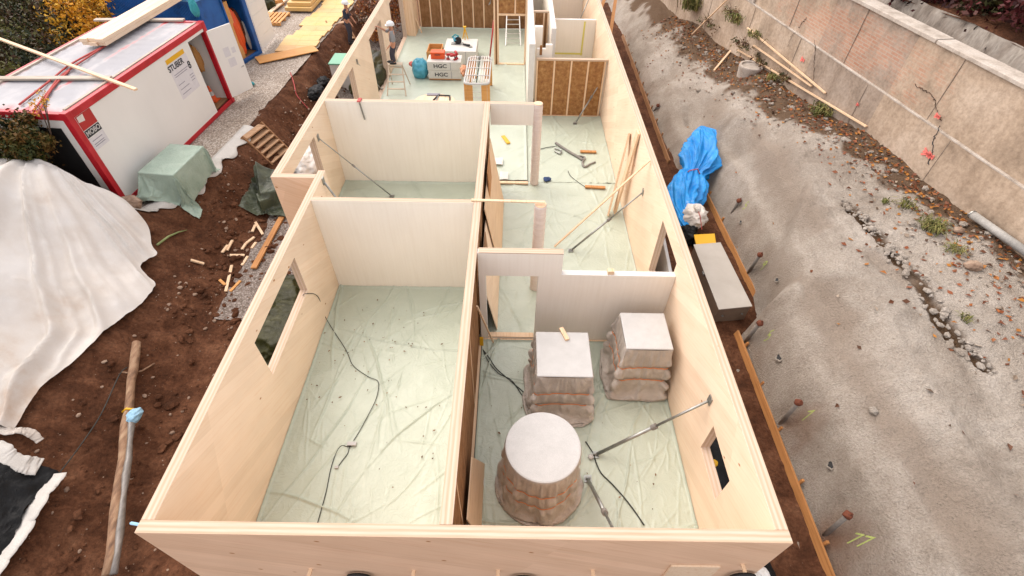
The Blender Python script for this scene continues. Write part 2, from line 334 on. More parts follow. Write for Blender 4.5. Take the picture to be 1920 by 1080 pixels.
def leafm(name, cols, trans=.25):
    m, nt, b = nm(name)
    g = N(nt, 'ShaderNodeObjectInfo'); geo = N(nt, 'ShaderNodeNewGeometry')
    r = N(nt, 'ShaderNodeTexWhiteNoise'); 
    at_ = N(nt, 'ShaderNodeAttribute', attribute_name='mask')
    c = ramp(nt, at_.outputs['Fac'], [(i/max(1, len(cols)-1), lin(h)) for i, h in enumerate(cols)])
    L(nt, c, b.inputs['Base Color']); b.inputs['Roughness'].default_value = .6
    b.inputs['Specular IOR Level'].default_value = .25
    return m
M['leaf_dark'] = leafm('dark_mixed_leaves', ['#1E2412', '#2E3518', '#4A3A1E', '#3A2418', '#5A5A28'])
M['leaf_gold'] = leafm('golden_leaves', ['#A86A14', '#D0921E', '#E2B23A', '#9A7222'])
M['leaf_conifer'] = leafm('olive_conifer_leaves', ['#22280F', '#3A4018', '#55481F', '#6A4A22'])
M['leaf_red'] = leafm('dark_red_leaves', ['#2A1412', '#4A1A1A', '#5A2426', '#2E2A16', '#3A3A1A'])
M['leaf_fall'] = leafm('fallen_leaf_litter', ['#5A3420', '#8A4C2C', '#A8702C', '#7A4A34', '#46301F', '#9C8C7A'])
M['leaf_crumb'] = leafm('dry_leaf_crumbs', ['#5A4634', '#6E5540', '#8A6A4A', '#54483A'])
M['blade'] = leafm('grass_blades', ['#4E5428', '#6E7238', '#8C8450', '#42441F', '#7A6A40'])

# ------------------------------------------------------------------ mesh builder
class MB:
    def __init__(s): s.v = []; s.f = []; s.m = []
    def add(s, vs, fs, mi=0):
        o = len(s.v); s.v += [tuple(p) for p in vs]; s.f += [tuple(i+o for i in f) for f in fs]; s.m += [mi]*len(fs); return s
    def box(s, x0, x1, y0, y1, z0, z1, mi=0):
        return s.add([(x0, y0, z0), (x1, y0, z0), (x1, y1, z0), (x0, y1, z0), (x0, y0, z1), (x1, y0, z1), (x1, y1, z1), (x0, y1, z1)],
                     [(3, 2, 1, 0), (4, 5, 6, 7), (0, 1, 5, 4), (1, 2, 6, 5), (2, 3, 7, 6), (3, 0, 4, 7)], mi)
    def bar(s, p, q, w, h, upv=(0, 0, 1), mi=0):
        p = Vector(p); q = Vector(q); d = (q-p).normalized(); u = Vector(upv)
        if abs(d.dot(u)) > .98: u = Vector((1, 0, 0))
        a = d.cross(u).normalized()*(w/2); b = a.cross(d).normalized()*(h/2)
        vs = [p-a-b, p+a-b, p+a+b, p-a+b, q-a-b, q+a-b, q+a+b, q-a+b]
        return s.add(vs, [(0, 1, 2, 3), (7, 6, 5, 4), (0, 4, 5, 1), (1, 5, 6, 2), (2, 6, 7, 3), (3, 7, 4, 0)], mi)
    def tube(s, pts, r, n=8, mi=0, cap=True):
        pts = [Vector(p) for p in pts]; rs = r if isinstance(r, (list, tuple)) else [r]*len(pts); vs = []; prev = None
        for i, p in enumerate(pts):
            d = (pts[min(i+1, len(pts)-1)]-pts[max(i-1, 0)]).normalized()
            a = prev if prev else (Vector((0, 0, 1)) if abs(d.z) < .9 else Vector((1, 0, 0)))
            a = (a-d*a.dot(d)).normalized(); prev = a; b = d.cross(a)
            vs += [p+(a*math.cos(2*math.pi*k/n)+b*math.sin(2*math.pi*k/n))*rs[i] for k in range(n)]
        fs = []
        for i in range(len(pts)-1):
            for k in range(n): fs.append((i*n+k, i*n+(k+1) % n, (i+1)*n+(k+1) % n, (i+1)*n+k))
        if cap: fs.append(tuple(range(n-1, -1, -1))); fs.append(tuple(range((len(pts)-1)*n, len(pts)*n)))
        return s.add(vs, fs, mi)
    def lathe(s, prof, n=32, c=(0, 0, 0), mi=0):
        vs = []; fs = []
        for r, z in prof: vs += [(c[0]+r*math.cos(2*math.pi*k/n), c[1]+r*math.sin(2*math.pi*k/n), c[2]+z) for k in range(n)]
        for i in range(len(prof)-1):
            for k in range(n): fs.append((i*n+k, i*n+(k+1) % n, (i+1)*n+(k+1) % n, (i+1)*n+k))
        fs.append(tuple(range(n-1, -1, -1))); fs.append(tuple(range((len(prof)-1)*n, len(prof)*n)))
        return s.add(vs, fs, mi)
    def sheet(s, P, mi=0, closed=False):
        """P: array (nu, nv, 3)"""
        nu, nv = P.shape[:2]; vs = P.reshape(-1, 3).tolist(); fs = []
        for i in range(nu-1):
            for j in range(nv-1 if not closed else nv):
                j2 = (j+1) % nv; fs.append((i*nv+j, i*nv+j2, (i+1)*nv+j2, (i+1)*nv+j))
        return s.add(vs, fs, mi)
    def quad(s, pts, mi=0): return s.add(pts, [tuple(range(len(pts)))], mi)
    def xform(s, mat):
        s.v = [tuple(mat @ Vector(p)) for p in s.v]; return s
    def build(s, name, mats, parent=None, smooth=False, bevel=0, local=False, thick=0, mask=None, rust=None, damp=None):
        me = bpy.data.meshes.new(name)
        off = Vector((0, 0, 0)) if (parent is None or local) else parent.get('_w', None)
        off = Vector(off) if off is not None else Vector((0, 0, 0))
        me.from_pydata([(p[0]-off.x, p[1]-off.y, p[2]-off.z) for p in s.v], [], s.f)
        mats = mats if isinstance(mats, (list, tuple)) else [mats]
        for m in mats: me.materials.append(M[m] if isinstance(m, str) else m)
        me.polygons.foreach_set('material_index', s.m)
        if smooth: me.polygons.foreach_set('use_smooth', [True]*len(me.polygons))
        for nm_, arr in (('mask', mask), ('rust', rust), ('damp', damp)):
            if arr is not None:
                a = me.attributes.new(nm_, 'FLOAT', 'POINT'); a.data.foreach_set('value', np.asarray(arr, dtype=np.float32).ravel())
        me.update()
        o = bpy.data.objects.new(name, me); col.objects.link(o)
        if parent: o.parent = parent; o['_w'] = tuple(off)
        if bevel:
            b = o.modifiers.new('bevel', 'BEVEL'); b.width = bevel; b.segments = 2; b.limit_method = 'ANGLE'
        if thick:
            t = o.modifiers.new('thick', 'SOLIDIFY'); t.thickness = thick; t.offset = -1
        return o
def tag(o, label=None, cat=None, group=None, kind=None):
    if label: o['label'] = label
    if cat: o['category'] = cat
    if group: o['group'] = group
    if kind: o['kind'] = kind
    return o
def thing(name, label, cat, loc=(0, 0, 0), group=None, rz=0, world=True):
    o = bpy.data.objects.new(name, None); col.objects.link(o); o.location = loc; o.rotation_euler.z = rz
    o.empty_display_size = .2
    if world: o['_w'] = tuple(loc)
    return tag(o, label, cat, group)
def copy_tree(o, parent=None):
    c = o.copy(); col.objects.link(c); c.parent = parent
    for ch in list(o.children): copy_tree(ch, c)
    return c
def text(name, s, size, mat, loc, rot, parent=None, extrude=.002, align='CENTER', sx=1.0, bold=.022):
    cu = bpy.data.curves.new('t', 'FONT'); cu.body = s; cu.size = size; cu.extrude = extrude; cu.offset = size*bold; cu.align_x = align; cu.align_y = 'CENTER'
    o = bpy.data.objects.new('t', cu); col.objects.link(o); bpy.context.view_layer.update()
    me = bpy.data.meshes.new_from_object(o.evaluated_get(bpy.context.evaluated_depsgraph_get()))
    bpy.data.objects.remove(o); me.materials.clear(); me.materials.append(M[mat])
    t = bpy.data.objects.new(name, me); col.objects.link(t)
    mw = Matrix.Translation(Vector(loc)) @ rot.to_4x4() @ Matrix.Diagonal((sx, 1, 1, 1))
    if parent:
        t.parent = parent; off = Vector(parent.get('_w', (0, 0, 0))); mw = Matrix.Translation(-off) @ mw
    me.transform(mw)
    return t
def frame3(xa, ya):
    xa = Vector(xa).normalized(); ya = Vector(ya); za = xa.cross(ya).normalized(); ya = za.cross(xa)
    return Matrix((xa, ya, za)).transposed()
def wall(name, axis, a0, a1, t0, t1, z0, z1, holes=(), mats=('panel_yz', 'top_y'), parent=None, bevel=.004, front=None):
    """panel running along axis, t0..t1 through its thickness; holes = (a0, a1, z0, z1)"""
    A = sorted({a0, a1, *[min(max(h[i], a0), a1) for h in holes for i in (0, 1)]})
    Z = sorted({z0, z1, *[min(max(h[i], z0), z1) for h in holes for i in (2, 3)]})
    na, nz = len(A)-1, len(Z)-1
    def solid(i, j):
        if i < 0 or j < 0 or i >= na or j >= nz: return False
        ca, cz = (A[i]+A[i+1])/2, (Z[j]+Z[j+1])/2
        return not any(h[0] < ca < h[1] and h[2] < cz < h[3] for h in holes)
    mb = MB(); idx = {}
    def V(a, t, z):
        k = (a, t, z)
        if k not in idx: idx[k] = len(mb.v); mb.v.append((a, t, z) if axis == 'x' else (t, a, z))
        return idx[k]
    def q(p, mi=0):
        p = [V(*a) for a in p]
        if axis != 'x': p = p[::-1]
        mb.f.append(tuple(p)); mb.m.append(mi)
    fm = 0 if front is None else front
    for i in range(na):
        for j in range(nz):
            if not solid(i, j): continue
            b0, b1, c0, c1 = A[i], A[i+1], Z[j], Z[j+1]
            q([(b0, t0, c0), (b1, t0, c0), (b1, t0, c1), (b0, t0, c1)], 0)
            q([(b0, t1, c0), (b0, t1, c1), (b1, t1, c1), (b1, t1, c0)], fm)
            if not solid(i, j+1): q([(b0, t0, c1), (b1, t0, c1), (b1, t1, c1), (b0, t1, c1)], 1)
            if not solid(i, j-1): q([(b0, t1, c0), (b1, t1, c0), (b1, t0, c0), (b0, t0, c0)], 1)
            if not solid(i-1, j): q([(b0, t1, c0), (b0, t0, c0), (b0, t0, c1), (b0, t1, c1)], 1)
            if not solid(i+1, j): q([(b1, t0, c0), (b1, t1, c0), (b1, t1, c1), (b1, t0, c1)], 1)
    return mb.build(name, list(mats), parent, bevel=bevel)

# ------------------------------------------------------------------ cloth: sheets settle under gravity before anything else is built
def sim_cloth(V, F, pins, colliders, frames=45, mass=.15, bend=.3, tension=15, grow=0.0, quality=5):
    me = bpy.data.meshes.new('settling'); me.from_pydata(V, [], F); o = bpy.data.objects.new('settling', me); col.objects.link(o)
    vg = o.vertex_groups.new(name='pin')
    if pins: vg.add(list(pins), 1.0, 'ADD')
    cs = []
    for v, f in colliders:
        m = bpy.data.meshes.new('collider'); m.from_pydata(v, [], f); c = bpy.data.objects.new('collider', m); col.objects.link(c)
        c.modifiers.new('col', 'COLLISION'); c.collision.thickness_outer = .01; c.collision.cloth_friction = 25; cs.append(c)
    cm = o.modifiers.new('cloth', 'CLOTH'); q = cm.settings; q.quality = quality; q.mass = mass; q.air_damping = 2
    q.tension_stiffness = q.compression_stiffness = tension; q.shear_stiffness = 5; q.bending_stiffness = bend; q.shrink_min = -grow
    if pins: q.vertex_group_mass = 'pin'
    cm.collision_settings.distance_min = .012; cm.collision_settings.collision_quality = 3; cm.point_cache.frame_start = 1; cm.point_cache.frame_end = frames+5
    for f in range(1, frames+1): sc.frame_set(f)
    em = o.evaluated_get(bpy.context.evaluated_depsgraph_get()).to_mesh(); n = len(em.vertices); a = np.empty(n*3); em.vertices.foreach_get('co', a); a = a.reshape(-1, 3).copy()
    bpy.data.objects.remove(o)
    for c in cs: bpy.data.objects.remove(c)
    sc.frame_set(1)
    return a if np.isfinite(a).all() else np.array(V)
def cbox(x0, x1, y0, y1, z0, z1, rz=0.0, tilt=0.0):
    c = Vector(((x0+x1)/2, (y0+y1)/2, z0)); m = Matrix.Translation(c) @ Matrix.Rotation(rz, 4, 'Z') @ Matrix.Rotation(tilt, 4, 'X') @ Matrix.Translation(-c)
    return ([tuple(m @ Vector(p)) for p in [(x0, y0, z0), (x1, y0, z0), (x1, y1, z0), (x0, y1, z0), (x0, y0, z1), (x1, y0, z1), (x1, y1, z1), (x0, y1, z1)]], [(3, 2, 1, 0), (4, 5, 6, 7), (0, 1, 5, 4), (1, 2, 6, 5), (2, 3, 7, 6), (3, 0, 4, 7)])
def cplane(z, r=6, cx=0, cy=0): return ([(cx-r, cy-r, z), (cx+r, cy-r, z), (cx+r, cy+r, z), (cx-r, cy+r, z)], [(0, 1, 2, 3)])
def sleeve(wx, wy, h, rnd, seed, loose=.10):
    nu, nv = 58, 150; T = np.linspace(0, 2*np.pi, nv, endpoint=False); f = np.linspace(0, 1, nu)[:, None]; p = 9.
    kk = np.ones(nv) if rnd else (np.abs(np.cos(T))**p+np.abs(np.sin(T))**p)**(-1/p); kk = kk[None]
    c, s_ = np.cos(T)[None], np.sin(T)[None]
    g = .025+loose*np.minimum(1, f*2.6)*(1+.9*fbm(c*1.3+seed, s_*1.3+f*1.2, 3, seed))+.03*np.sin(f*34+2*fbm(c*2, s_*2, 2, seed+1))*np.minimum(1, f*3)
    X = c*kk*(wx/2+g); Y = s_*kk*(wy/2+g); Z = h-.01-f*(h-.05)+.03*fbm(c*3+f*3, s_*3, 2, seed+2)*np.minimum(1, f*4)
    V = np.stack([X, Y, Z+0*X], -1).reshape(-1, 3)
    F = [(i*nv+j, i*nv+(j+1) % nv, (i+1)*nv+(j+1) % nv, (i+1)*nv+j) for i in range(nu-1) for j in range(nv)]
    if rnd:
        n = 40; cv = [(wx/2*math.cos(2*math.pi*k/n), wy/2*math.sin(2*math.pi*k/n), z) for z in (0, h) for k in range(n)]; cf = [(k, (k+1) % n, n+(k+1) % n, n+k) for k in range(n)]+[tuple(range(n, 2*n))]
        core = (cv, cf)
    else: core = cbox(-wx/2, wx/2, -wy/2, wy/2, 0, h)
    return sim_cloth(V.tolist(), F, range(nv), [core, cplane(0)], 32, grow=.18, bend=.10).reshape(nu, nv, 3)
SLEEVES = {3: sleeve(1.22, 1.22, 1.44, True, 3, .055), 11: sleeve(1.02, 1.04, 1.42, False, 11, .07), 17: sleeve(.88, .90, 1.54, False, 17, .08)}
def sheet_sim(x0, x1, y0, y1, z, n1, n2, colliders, seed, amp=.05, frames=45, grow=0.0, bend=.3, rz=0.0):
    X, Y = np.meshgrid(np.linspace(x0, x1, n1), np.linspace(y0, y1, n2), indexing='ij')
    Z = z+amp*fbm(X*2.2+seed, Y*2.2, 3, seed); V = np.stack([X, Y, Z], -1).reshape(-1, 3)
    F = [(i*n2+j, (i+1)*n2+j, (i+1)*n2+j+1, i*n2+j+1) for i in range(n1-1) for j in range(n2-1)]
    if rz:
        c, s_ = math.cos(rz), math.sin(rz); V = np.stack([V[:, 0]*c-V[:, 1]*s_, V[:, 0]*s_+V[:, 1]*c, V[:, 2]], -1)
    return sim_cloth(V.tolist(), F, [], colliders, frames, grow=grow, bend=bend).reshape(n1, n2, 3)
TARP_GREEN = sheet_sim(-1.02, .98, -1.36, 1.2, .90, 84, 100, [cbox(-.50, .48, -.76, .74, 0, .74, -.1), cbox(-.7, -.35, -1.1, -.8, 0, .22), cplane(0)], 3, .09, 42, .15, .08, -.1)
TARP_JOG = sheet_sim(-.9, .9, -1.25, 1.25, .95, 64, 84, [cbox(-.35, .45, -.7, .6, 0, .42, .3, .1), cbox(-.3, .2, -1.0, -.6, 0, .25, .6), cbox(-.6, -.3, .0, .5, 0, .3, .2), cplane(0)], 5, .16, 40, .26, .06)
TARP_WINDOW = sheet_sim(-.95, .85, -2.5, 2.6, 0.62, 56, 130, [cbox(-.5, .3, -1.9, -.9, 0, .30, .3, .1), cbox(-.4, .5, .0, 1.3, 0, .38, -.2, -.08), cbox(-.7, -.1, 1.5, 2.2, 0, .22, .5), cplane(0)], 7, .22, 38, .26, .06)
exec_parts = []

# ------------------------------------------------------------------ terrain
def edge_x(y): return np.interp(y, [-6, 3, 8, 10.9, 11.4, 13.3, 15.6, 20, 27, 45], [-9.4, -9.5, -9.8, -10.1, -9.85, -9.25, -8.95, -8.75, -8.4, -8.0])
def bank_w(y): return np.interp(y, [2, 8, 11, 14, 27], [2.6, 2.6, 2.3, 1.7, 1.5])
def ground_z(x, y):
    x = np.asarray(x, float); y = np.asarray(y, float)
    e = edge_x(y) + .18*fbm(x*0+3.3, y*.9, 3, 5); t = sm((e+bank_w(y)-x)/bank_w(y))
    z = -.45 + 1.36*t
    heap = 2.0*sm((-9.15+.25*fbm(y*.6, x*.2, 2, 9)-x)/2.3)*sm((10.95-y)/.7)*sm((y+.5)/6.5)
    z = z+heap
    rough = np.clip(t*3, .25, 1)*np.where(x < -5.6, 1, .25)
    z = z+rough*(.16*fbm(x*1.1, y*1.1, 3, 21)+.09*fbm(x*4, y*4, 3, 31)+.03*ridge(x*7, y*7, 2, 41)-.03)
    flat = sm((e+.25-x)/.5)*sm((y-10.6)/.5)
    z = z*(1-flat)+flat*.9
    far = sm((-17-x)/25)
    return z+far*1.5
def rspace(segs):
    o = []
    for a, b, s in segs:
        n = max(1, int(round((b-a)/s))); o += list(np.linspace(a, b, n, endpoint=False))
    return np.array(o+[segs[-1][1]])
def hfield(xs, ys, fn):
    X, Y = np.meshgrid(xs, ys, indexing='ij'); Z = fn(X, Y); return np.stack([X, Y, Z], -1)
gx = rspace([(-90, -30, 6), (-30, -15, 1), (-15, -11.5, .14), (-11.5, -5.4, .055), (-5.4, 4, .5), (4, 7.5, .25), (7.5, 40, 4)])
gy = rspace([(-20, 0, 2), (0, 2, .2), (2, 13, .055), (13, 20, .085), (20, 30, .13), (30, 50, 1), (50, 120, 10)])
P = hfield(gx, gy, ground_z)
g = MB().sheet(P).build('ground', 'soil', smooth=True); tag(g, kind='structure')

def toe(y): return np.interp(y, [-5, 7.9, 8.45, 14.2, 15.6, 45], [5.62, 5.72, 6.45, 6.5, 5.75, 5.6])
def lip(y): return np.interp(y, [-5, 4, 6.5, 8.8, 15.7, 23.6, 40], [8.3, 8.3, 8.3, 7.75, 8.3, 7.95, 7.6])
def wbase_x(y): return 12.0-.15*np.asarray(y, float)
def wbase_z(y): return np.interp(y, [-5, 8, 13, 17, 22, 40], [2.45, 2.42, 2.40, 1.98, 1.6, 1.4])
def shot_z(x, y):
    x = np.asarray(x, float); y = np.asarray(y, float)
    t0 = toe(y)+.12*fbm(x*0+9.1, y*.8, 3, 61); l = np.maximum(lip(y)+.35*fbm(y*.35, x*0+2, 2, 71), t0+1.2)
    wz = wbase_z(y); u = (x-t0)/(l-t0)
    zl = wz-.22
    prof = np.interp(u+.05*fbm(y*.5, x*.3, 2, 83), [-.3, 0, .13, .28, .40, .62, 1.0, 1.25], [0, 0, .30, .50, .55, .80, .97, 1.0])
    k = np.clip((x-l)/np.maximum(wbase_x(y)-l, .2), 0, 1)
    z = -.42+(zl+.42)*prof + .22*sm(k)
    big = .34*fbm(x*.55+1.5, y*.42, 3, 81)*np.clip(u*2.5, 0, 1)*np.clip((1.6-u)/.6, .35, 1)
    # flowing ribs sprayed down the slope
    rib = .05*np.sin((y*1.15+x*.9+1.3*fbm(x*.5, y*.5, 2, 91)*3))*np.clip(u*2, 0, 1)*np.clip(1.3-u, 0, 1)
    blk = .60*sm((8.0+(x-5.8)*1.7-y+.25*fbm(x*1.2, y*.8, 2, 85))/.30)*np.clip(u*6, 0, 1)*np.clip((.95-u)/.5, 0, 1)
    hol = -.55*np.exp(-((x-6.9)/.55)**2-((y-17.6)/1.1)**2)+.22*np.exp(-((x-7.4)/.5)**2-((y-15.6)/.9)**2)
    z = z+blk+hol+.05*(1-np.abs(vnoise(x*.9+y*.28, y*.12-x*.3, 87))*4)*np.clip(u*3, 0, 1)+big+rib+.05*fbm(x*2.6, y*2.6, 3, 95)+.035*fbm(x*8, y*8, 2, 97)
    return z
sx_ = rspace([(5.2, 9.2, .045), (9.2, 13.5, .07)])
sy_ = rspace([(-3, 1, .3), (1, 13, .055), (13, 22, .09), (22, 32, .15), (32, 48, .8)])
P = hfield(sx_, sy_, shot_z)
# keep the sheet from poking out behind the retaining wall
def pxpoly(pts): return [on(a, b, shot_z) for a, b in pts]
def band(P, pl, w):
    X, Y = P[..., 0], P[..., 1]; d = np.full(X.shape, 9.)
    for a, b in zip(pl[:-1], pl[1:]):
        ax, ay, bx, by = a.x, a.y, b.x, b.y; ll = (bx-ax)**2+(by-ay)**2+1e-9
        t = np.clip(((X-ax)*(bx-ax)+(Y-ay)*(by-ay))/ll, 0, 1); d = np.minimum(d, np.hypot(X-ax-t*(bx-ax), Y-ay-t*(by-ay)))
    return sm((w-d)/(w*.8)+.9*fbm(X*3.5, Y*3.5, 4, 101))
crack = pxpoly([(1585, 385), (1625, 420), (1665, 465), (1705, 500), (1745, 565), (1795, 640), (1850, 690)])
mask = band(P, crack, .16)
X, Y = P[..., 0], P[..., 1]
strip = sm((X-(wbase_x(Y)-np.interp(Y, [0, 8, 12, 16, 20, 30], [.9, .9, 1.25, 1.5, 1.5, .9])) + .9*fbm(X*1.4, Y*1.4, 4, 111))/.35)
mask = np.clip(np.maximum(mask, strip*.95), 0, 1)
P[..., 2] -= .10*band(P, crack, .16)
rustm = np.clip(sm((toe(Y)+.55-X)/.5)*sm(.2+1.6*fbm(X*1.2, Y*.8, 4, 121))*np.where(Y < 6.5, 1, .15), 0, 1)
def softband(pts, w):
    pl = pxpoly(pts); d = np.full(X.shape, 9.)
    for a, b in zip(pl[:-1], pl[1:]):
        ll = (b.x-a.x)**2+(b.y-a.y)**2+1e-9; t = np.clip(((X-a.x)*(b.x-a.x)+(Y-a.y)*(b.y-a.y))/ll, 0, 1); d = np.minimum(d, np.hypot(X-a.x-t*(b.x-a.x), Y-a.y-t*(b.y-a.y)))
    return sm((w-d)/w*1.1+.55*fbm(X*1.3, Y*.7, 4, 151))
damp = np.clip(softband([(1530, 560), (1575, 660), (1650, 770), (1730, 880), (1810, 1000), (1850, 1075)], .42)+.8*softband([(1440, 470), (1500, 520), (1590, 600)], .22)+.9*softband([(1420, 240), (1460, 320), (1540, 420)], .35)+.7*softband([(1340, 190), (1330, 240)], .5)+.8*softband([(1640, 480), (1700, 520)], .35), 0, 1)  # shade of the slope's ridges and hollows painted in as darker bands
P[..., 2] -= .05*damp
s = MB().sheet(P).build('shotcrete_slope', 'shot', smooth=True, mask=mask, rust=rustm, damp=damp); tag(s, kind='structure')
# dirt and gravel strips at the foot of the walls, gravel yard on the terrace
xs = rspace([(3.3, 6.9, .06)]); ys = rspace([(-2, 13, .06), (13, 34, .2)])
P = hfield(xs, ys, lambda X, Y: -.36+.05*fbm(X*2, Y*2, 4, 131)+.02*fbm(X*9, Y*9, 2, 133))
tag(MB().sheet(P).build('dirt_path', 'soil', smooth=True), kind='structure')
us = np.linspace(0, 1, 18); ys = rspace([(8.2, 30, .12)]); U, YY = np.meshgrid(us, ys, indexing='ij')
xl = -7.55+.2*fbm(YY*1.2, YY*0+1, 3, 141); XX = xl*(1-U)+(-5.75)*U
P = np.stack([XX, YY, ground_z(XX, YY)+.035+.02*fbm(XX*5, YY*5, 2, 143)], -1)
tag(MB().sheet(P).build('drainage_gravel', 'gravel_dark', smooth=True), kind='structure')
us = np.linspace(0, 1, 60); ys = rspace([(10.95, 32, .1), (32, 60, 2)]); U, YY = np.meshgrid(us, ys, indexing='ij')
XX = np.interp(YY, [10, 18, 22, 60], [-14.2, -14.6, -20, -30])*(1-U)**2.2+(1-(1-U)**2.2)*(edge_x(YY)-.02+.1*fbm(YY*1.5, YY*0+5, 3, 145))
P = np.stack([XX, YY, .93+.02*fbm(XX*1.5, YY*1.5, 3, 147)+.012*fbm(XX*9, YY*9, 2, 149)], -1)
tag(MB().sheet(P).build('gravel_yard', 'gravel', smooth=True), kind='structure')

# ------------------------------------------------------------------ light
w = bpy.data.worlds.new('World'); sc.world = w; w.use_nodes = True
nt = w.node_tree; bg = nt.nodes['Background']
sky = nt.nodes.new('ShaderNodeTexSky'); sky.sky_type = 'NISHITA'; sky.sun_disc = False
SUN_EL, SUN_AZ = R(52), R(-48)      # high, beyond the far end of the house
sky.sun_elevation = SUN_EL; sky.sun_rotation = SUN_AZ
sky.air_density = .6; sky.dust_density = 4.0; sky.ozone_density = .35; sky.altitude = 400
ov = nt.nodes.new('ShaderNodeMix'); ov.data_type = 'RGBA'; ov.inputs[0].default_value = .5      # even cloud cover over the clear sky
nt.links.new(sky.outputs[0], ov.inputs[6]); ov.inputs[7].default_value = (5.6, 5.15, 4.7, 1)
nt.links.new(ov.outputs[2], bg.inputs[0]); bg.inputs[1].default_value = .15
ld = bpy.data.lights.new('sun', 'SUN'); ld.energy = .8; ld.angle = R(75); ld.color = (1, .95, .88)
lo = bpy.data.objects.new('sun', ld); col.objects.link(lo)
sd = Vector((math.sin(SUN_AZ)*math.cos(SUN_EL), math.cos(SUN_AZ)*math.cos(SUN_EL), math.sin(SUN_EL)))
lo.rotation_euler = sd.to_track_quat('Z', 'Y').to_euler()
sc.view_settings.view_transform = 'Standard'; sc.view_settings.look = 'None'
sc.view_settings.exposure = 1.3; sc.view_settings.gamma = 1

# ------------------------------------------------------------------ house
H = 2.75; H2 = 2.19
XL, XLi, XR, XRi = -4.6219, -4.4577, 3.5638, 3.3979
Y0, Y0i = 2.0876, 2.2437; XB, XBi = -5.6481, -5.4527
PA, PB = -.855, -.69
house = thing('timber_house', 'long roofless timber house shell of pale spruce wall panels', 'house', (-.6, 2.1, -.45))
tag(house)
B = MB().box(XB+.02, XR-.02, 10.0, 28.4, -.5, -.03); B.box(XL+.02, XR-.02, Y0+.02, 9.99, -.5, -.03)
B.build('floor_slab', 'coping', house)
front = wall('front_wall', 'x', XL, XR, Y0, Y0i, -.45, H, (), ('panel_xz', 'top_x'), house)
wall('side_wall', 'y', Y0i+.002, 10.22, XL, XLi, -.45, H, [(5.34, 7.55, 1.42, 2.385)], ('panel_yz', 'top_y'), house)
wall('side_wall', 'x', XB, XL-.002, 9.9, 10.06, -.45, H, (), ('panel_xz', 'top_x'), house)
wall('side_wall', 'y', 10.062, 28.4, XB, XBi, -.45, H, [(10.25, 12.42, .12, 2.38), (14.62, 17.0, .3, 2.42), (19.6, 21.75, .05, 2.38), (23.7, 26.6, .05, 2.4)], ('panel_yz', 'top_y'), house)
rw = wall('side_wall', 'y', Y0i+.002, 28.4, XRi, XR, -.45, H, [(3.25, 4.17, 1.12, 1.86), (7.56, 8.98, .85, 2.39)], ('panel_yz', 'top_y'), house)
tag(rw, 'pale spruce side wall with a small window opening near the front')
# fresh cover board, pegs and sling loops on the outside of the front wall
a = aty(1258, 1058, Y0); b = aty(1352, 1058, Y0)
MB().box(a.x, b.x, Y0-.03, Y0-.002, a.z-.9, a.z).build('cover_board', 'beam', house, bevel=.003)
for px, py in ((583, 1067), (776, 1070), (1111, 1069), (934, 1069), (1392, 1058)):
    p = aty(px, py, Y0); MB().bar((p.x, Y0-.001, p.z), (p.x, Y0-.10, p.z+.012), .05, .025).build('peg', 'lath', house)
for px, py in ((671, 1070), (982, 1074), (1397, 1069)):
    p = aty(px, py, Y0); pts = []
    for k in range(15):
        t = math.pi*k/14; pts.append((p.x+.16*math.cos(t), Y0-.06, p.z-.16+.15*math.sin(t)))
    MB().tube([(p.x+.16, Y0-.06, p.z-.6)]+pts+[(p.x-.16, Y0-.06, p.z-.6)], .035, 8).build('sling_loop', 'black', house, smooth=True)
# lining partitions
gm = ('gypsum', 'top_x')
wall('partition', 'x', XLi+.002, PA-.002, 9.026, 9.16, 0, H, (), gm, house)
wall('partition', 'x', XBi+.002, PA-.002, 13.80, 13.95, 0, H, (), gm, house)
wall('partition', 'x', PB+.002, .58, 13.80, 13.95, 2.1, H, (), gm, house)
M['white_edge'] = noisemat('white_board_edge', ['#CFC9C1', '#DAD5CE'], 6, rough=.8, fine=90)
pd = wall('door_partition', 'x', PB+.012, XRi-.002, 7.376, 7.52, .0, H, [(-.53, .56, .10, 2.13), (1.035, 3.5, H2, 3)], ('gypsum', 'white_edge'), house)
MB().box(PB+.03, 1.03, 7.374, 7.522, H+.001, H+.02).build('top_plate', 'top_x', pd)
MB().box(PB+.03, XRi-.01, 7.33, 7.373, 0, .07).build('sill_plate', 'lath', pd, bevel=.003)
MB().box(-.52, .55, 7.38, 7.515, .101, .125).build('threshold', 'lath', pd)
# long middle partition: studs, pale left lining, fibre boards on the right
mp_ = thing('stud_partition', None, None, (PA, 2.25, 0)); mp_.parent = house; mp_.location = Vector((PA, 2.25, 0))-house.location
MB().box(PA, PB-.0, Y0i+.003, 13.95, H-.05, H).build('top_plate', 'top_y', mp_, bevel=.003)
MB().box(PA, PA+.02, Y0i+.003, 13.79, 0, H-.052).build('lining_board', 'gypsum', mp_)
B = MB().box(PA+.022, PB-.035, Y0i+.003, 7.3, 0, H-.053).box(PA+.022, PB-.03, 7.53, 13.79, 0, H-.053)
B.build('insulation_board', 'insul_dark', mp_)
for y in np.arange(2.9, 13.8, .88):
    if y < 7.6 and round((y-2.9)/.88) % 3: continue
    if 7.2 < y < 7.6: continue
    MB().box(PA+.03, PB-.028, y, y+.045, 0.02, H-.054).build('stud', 'stud', mp_)
MB().box(PA+.03, PB+.02, Y0i+.004, 7.37, 0, .06).build('sill_plate', 'lath', mp_)
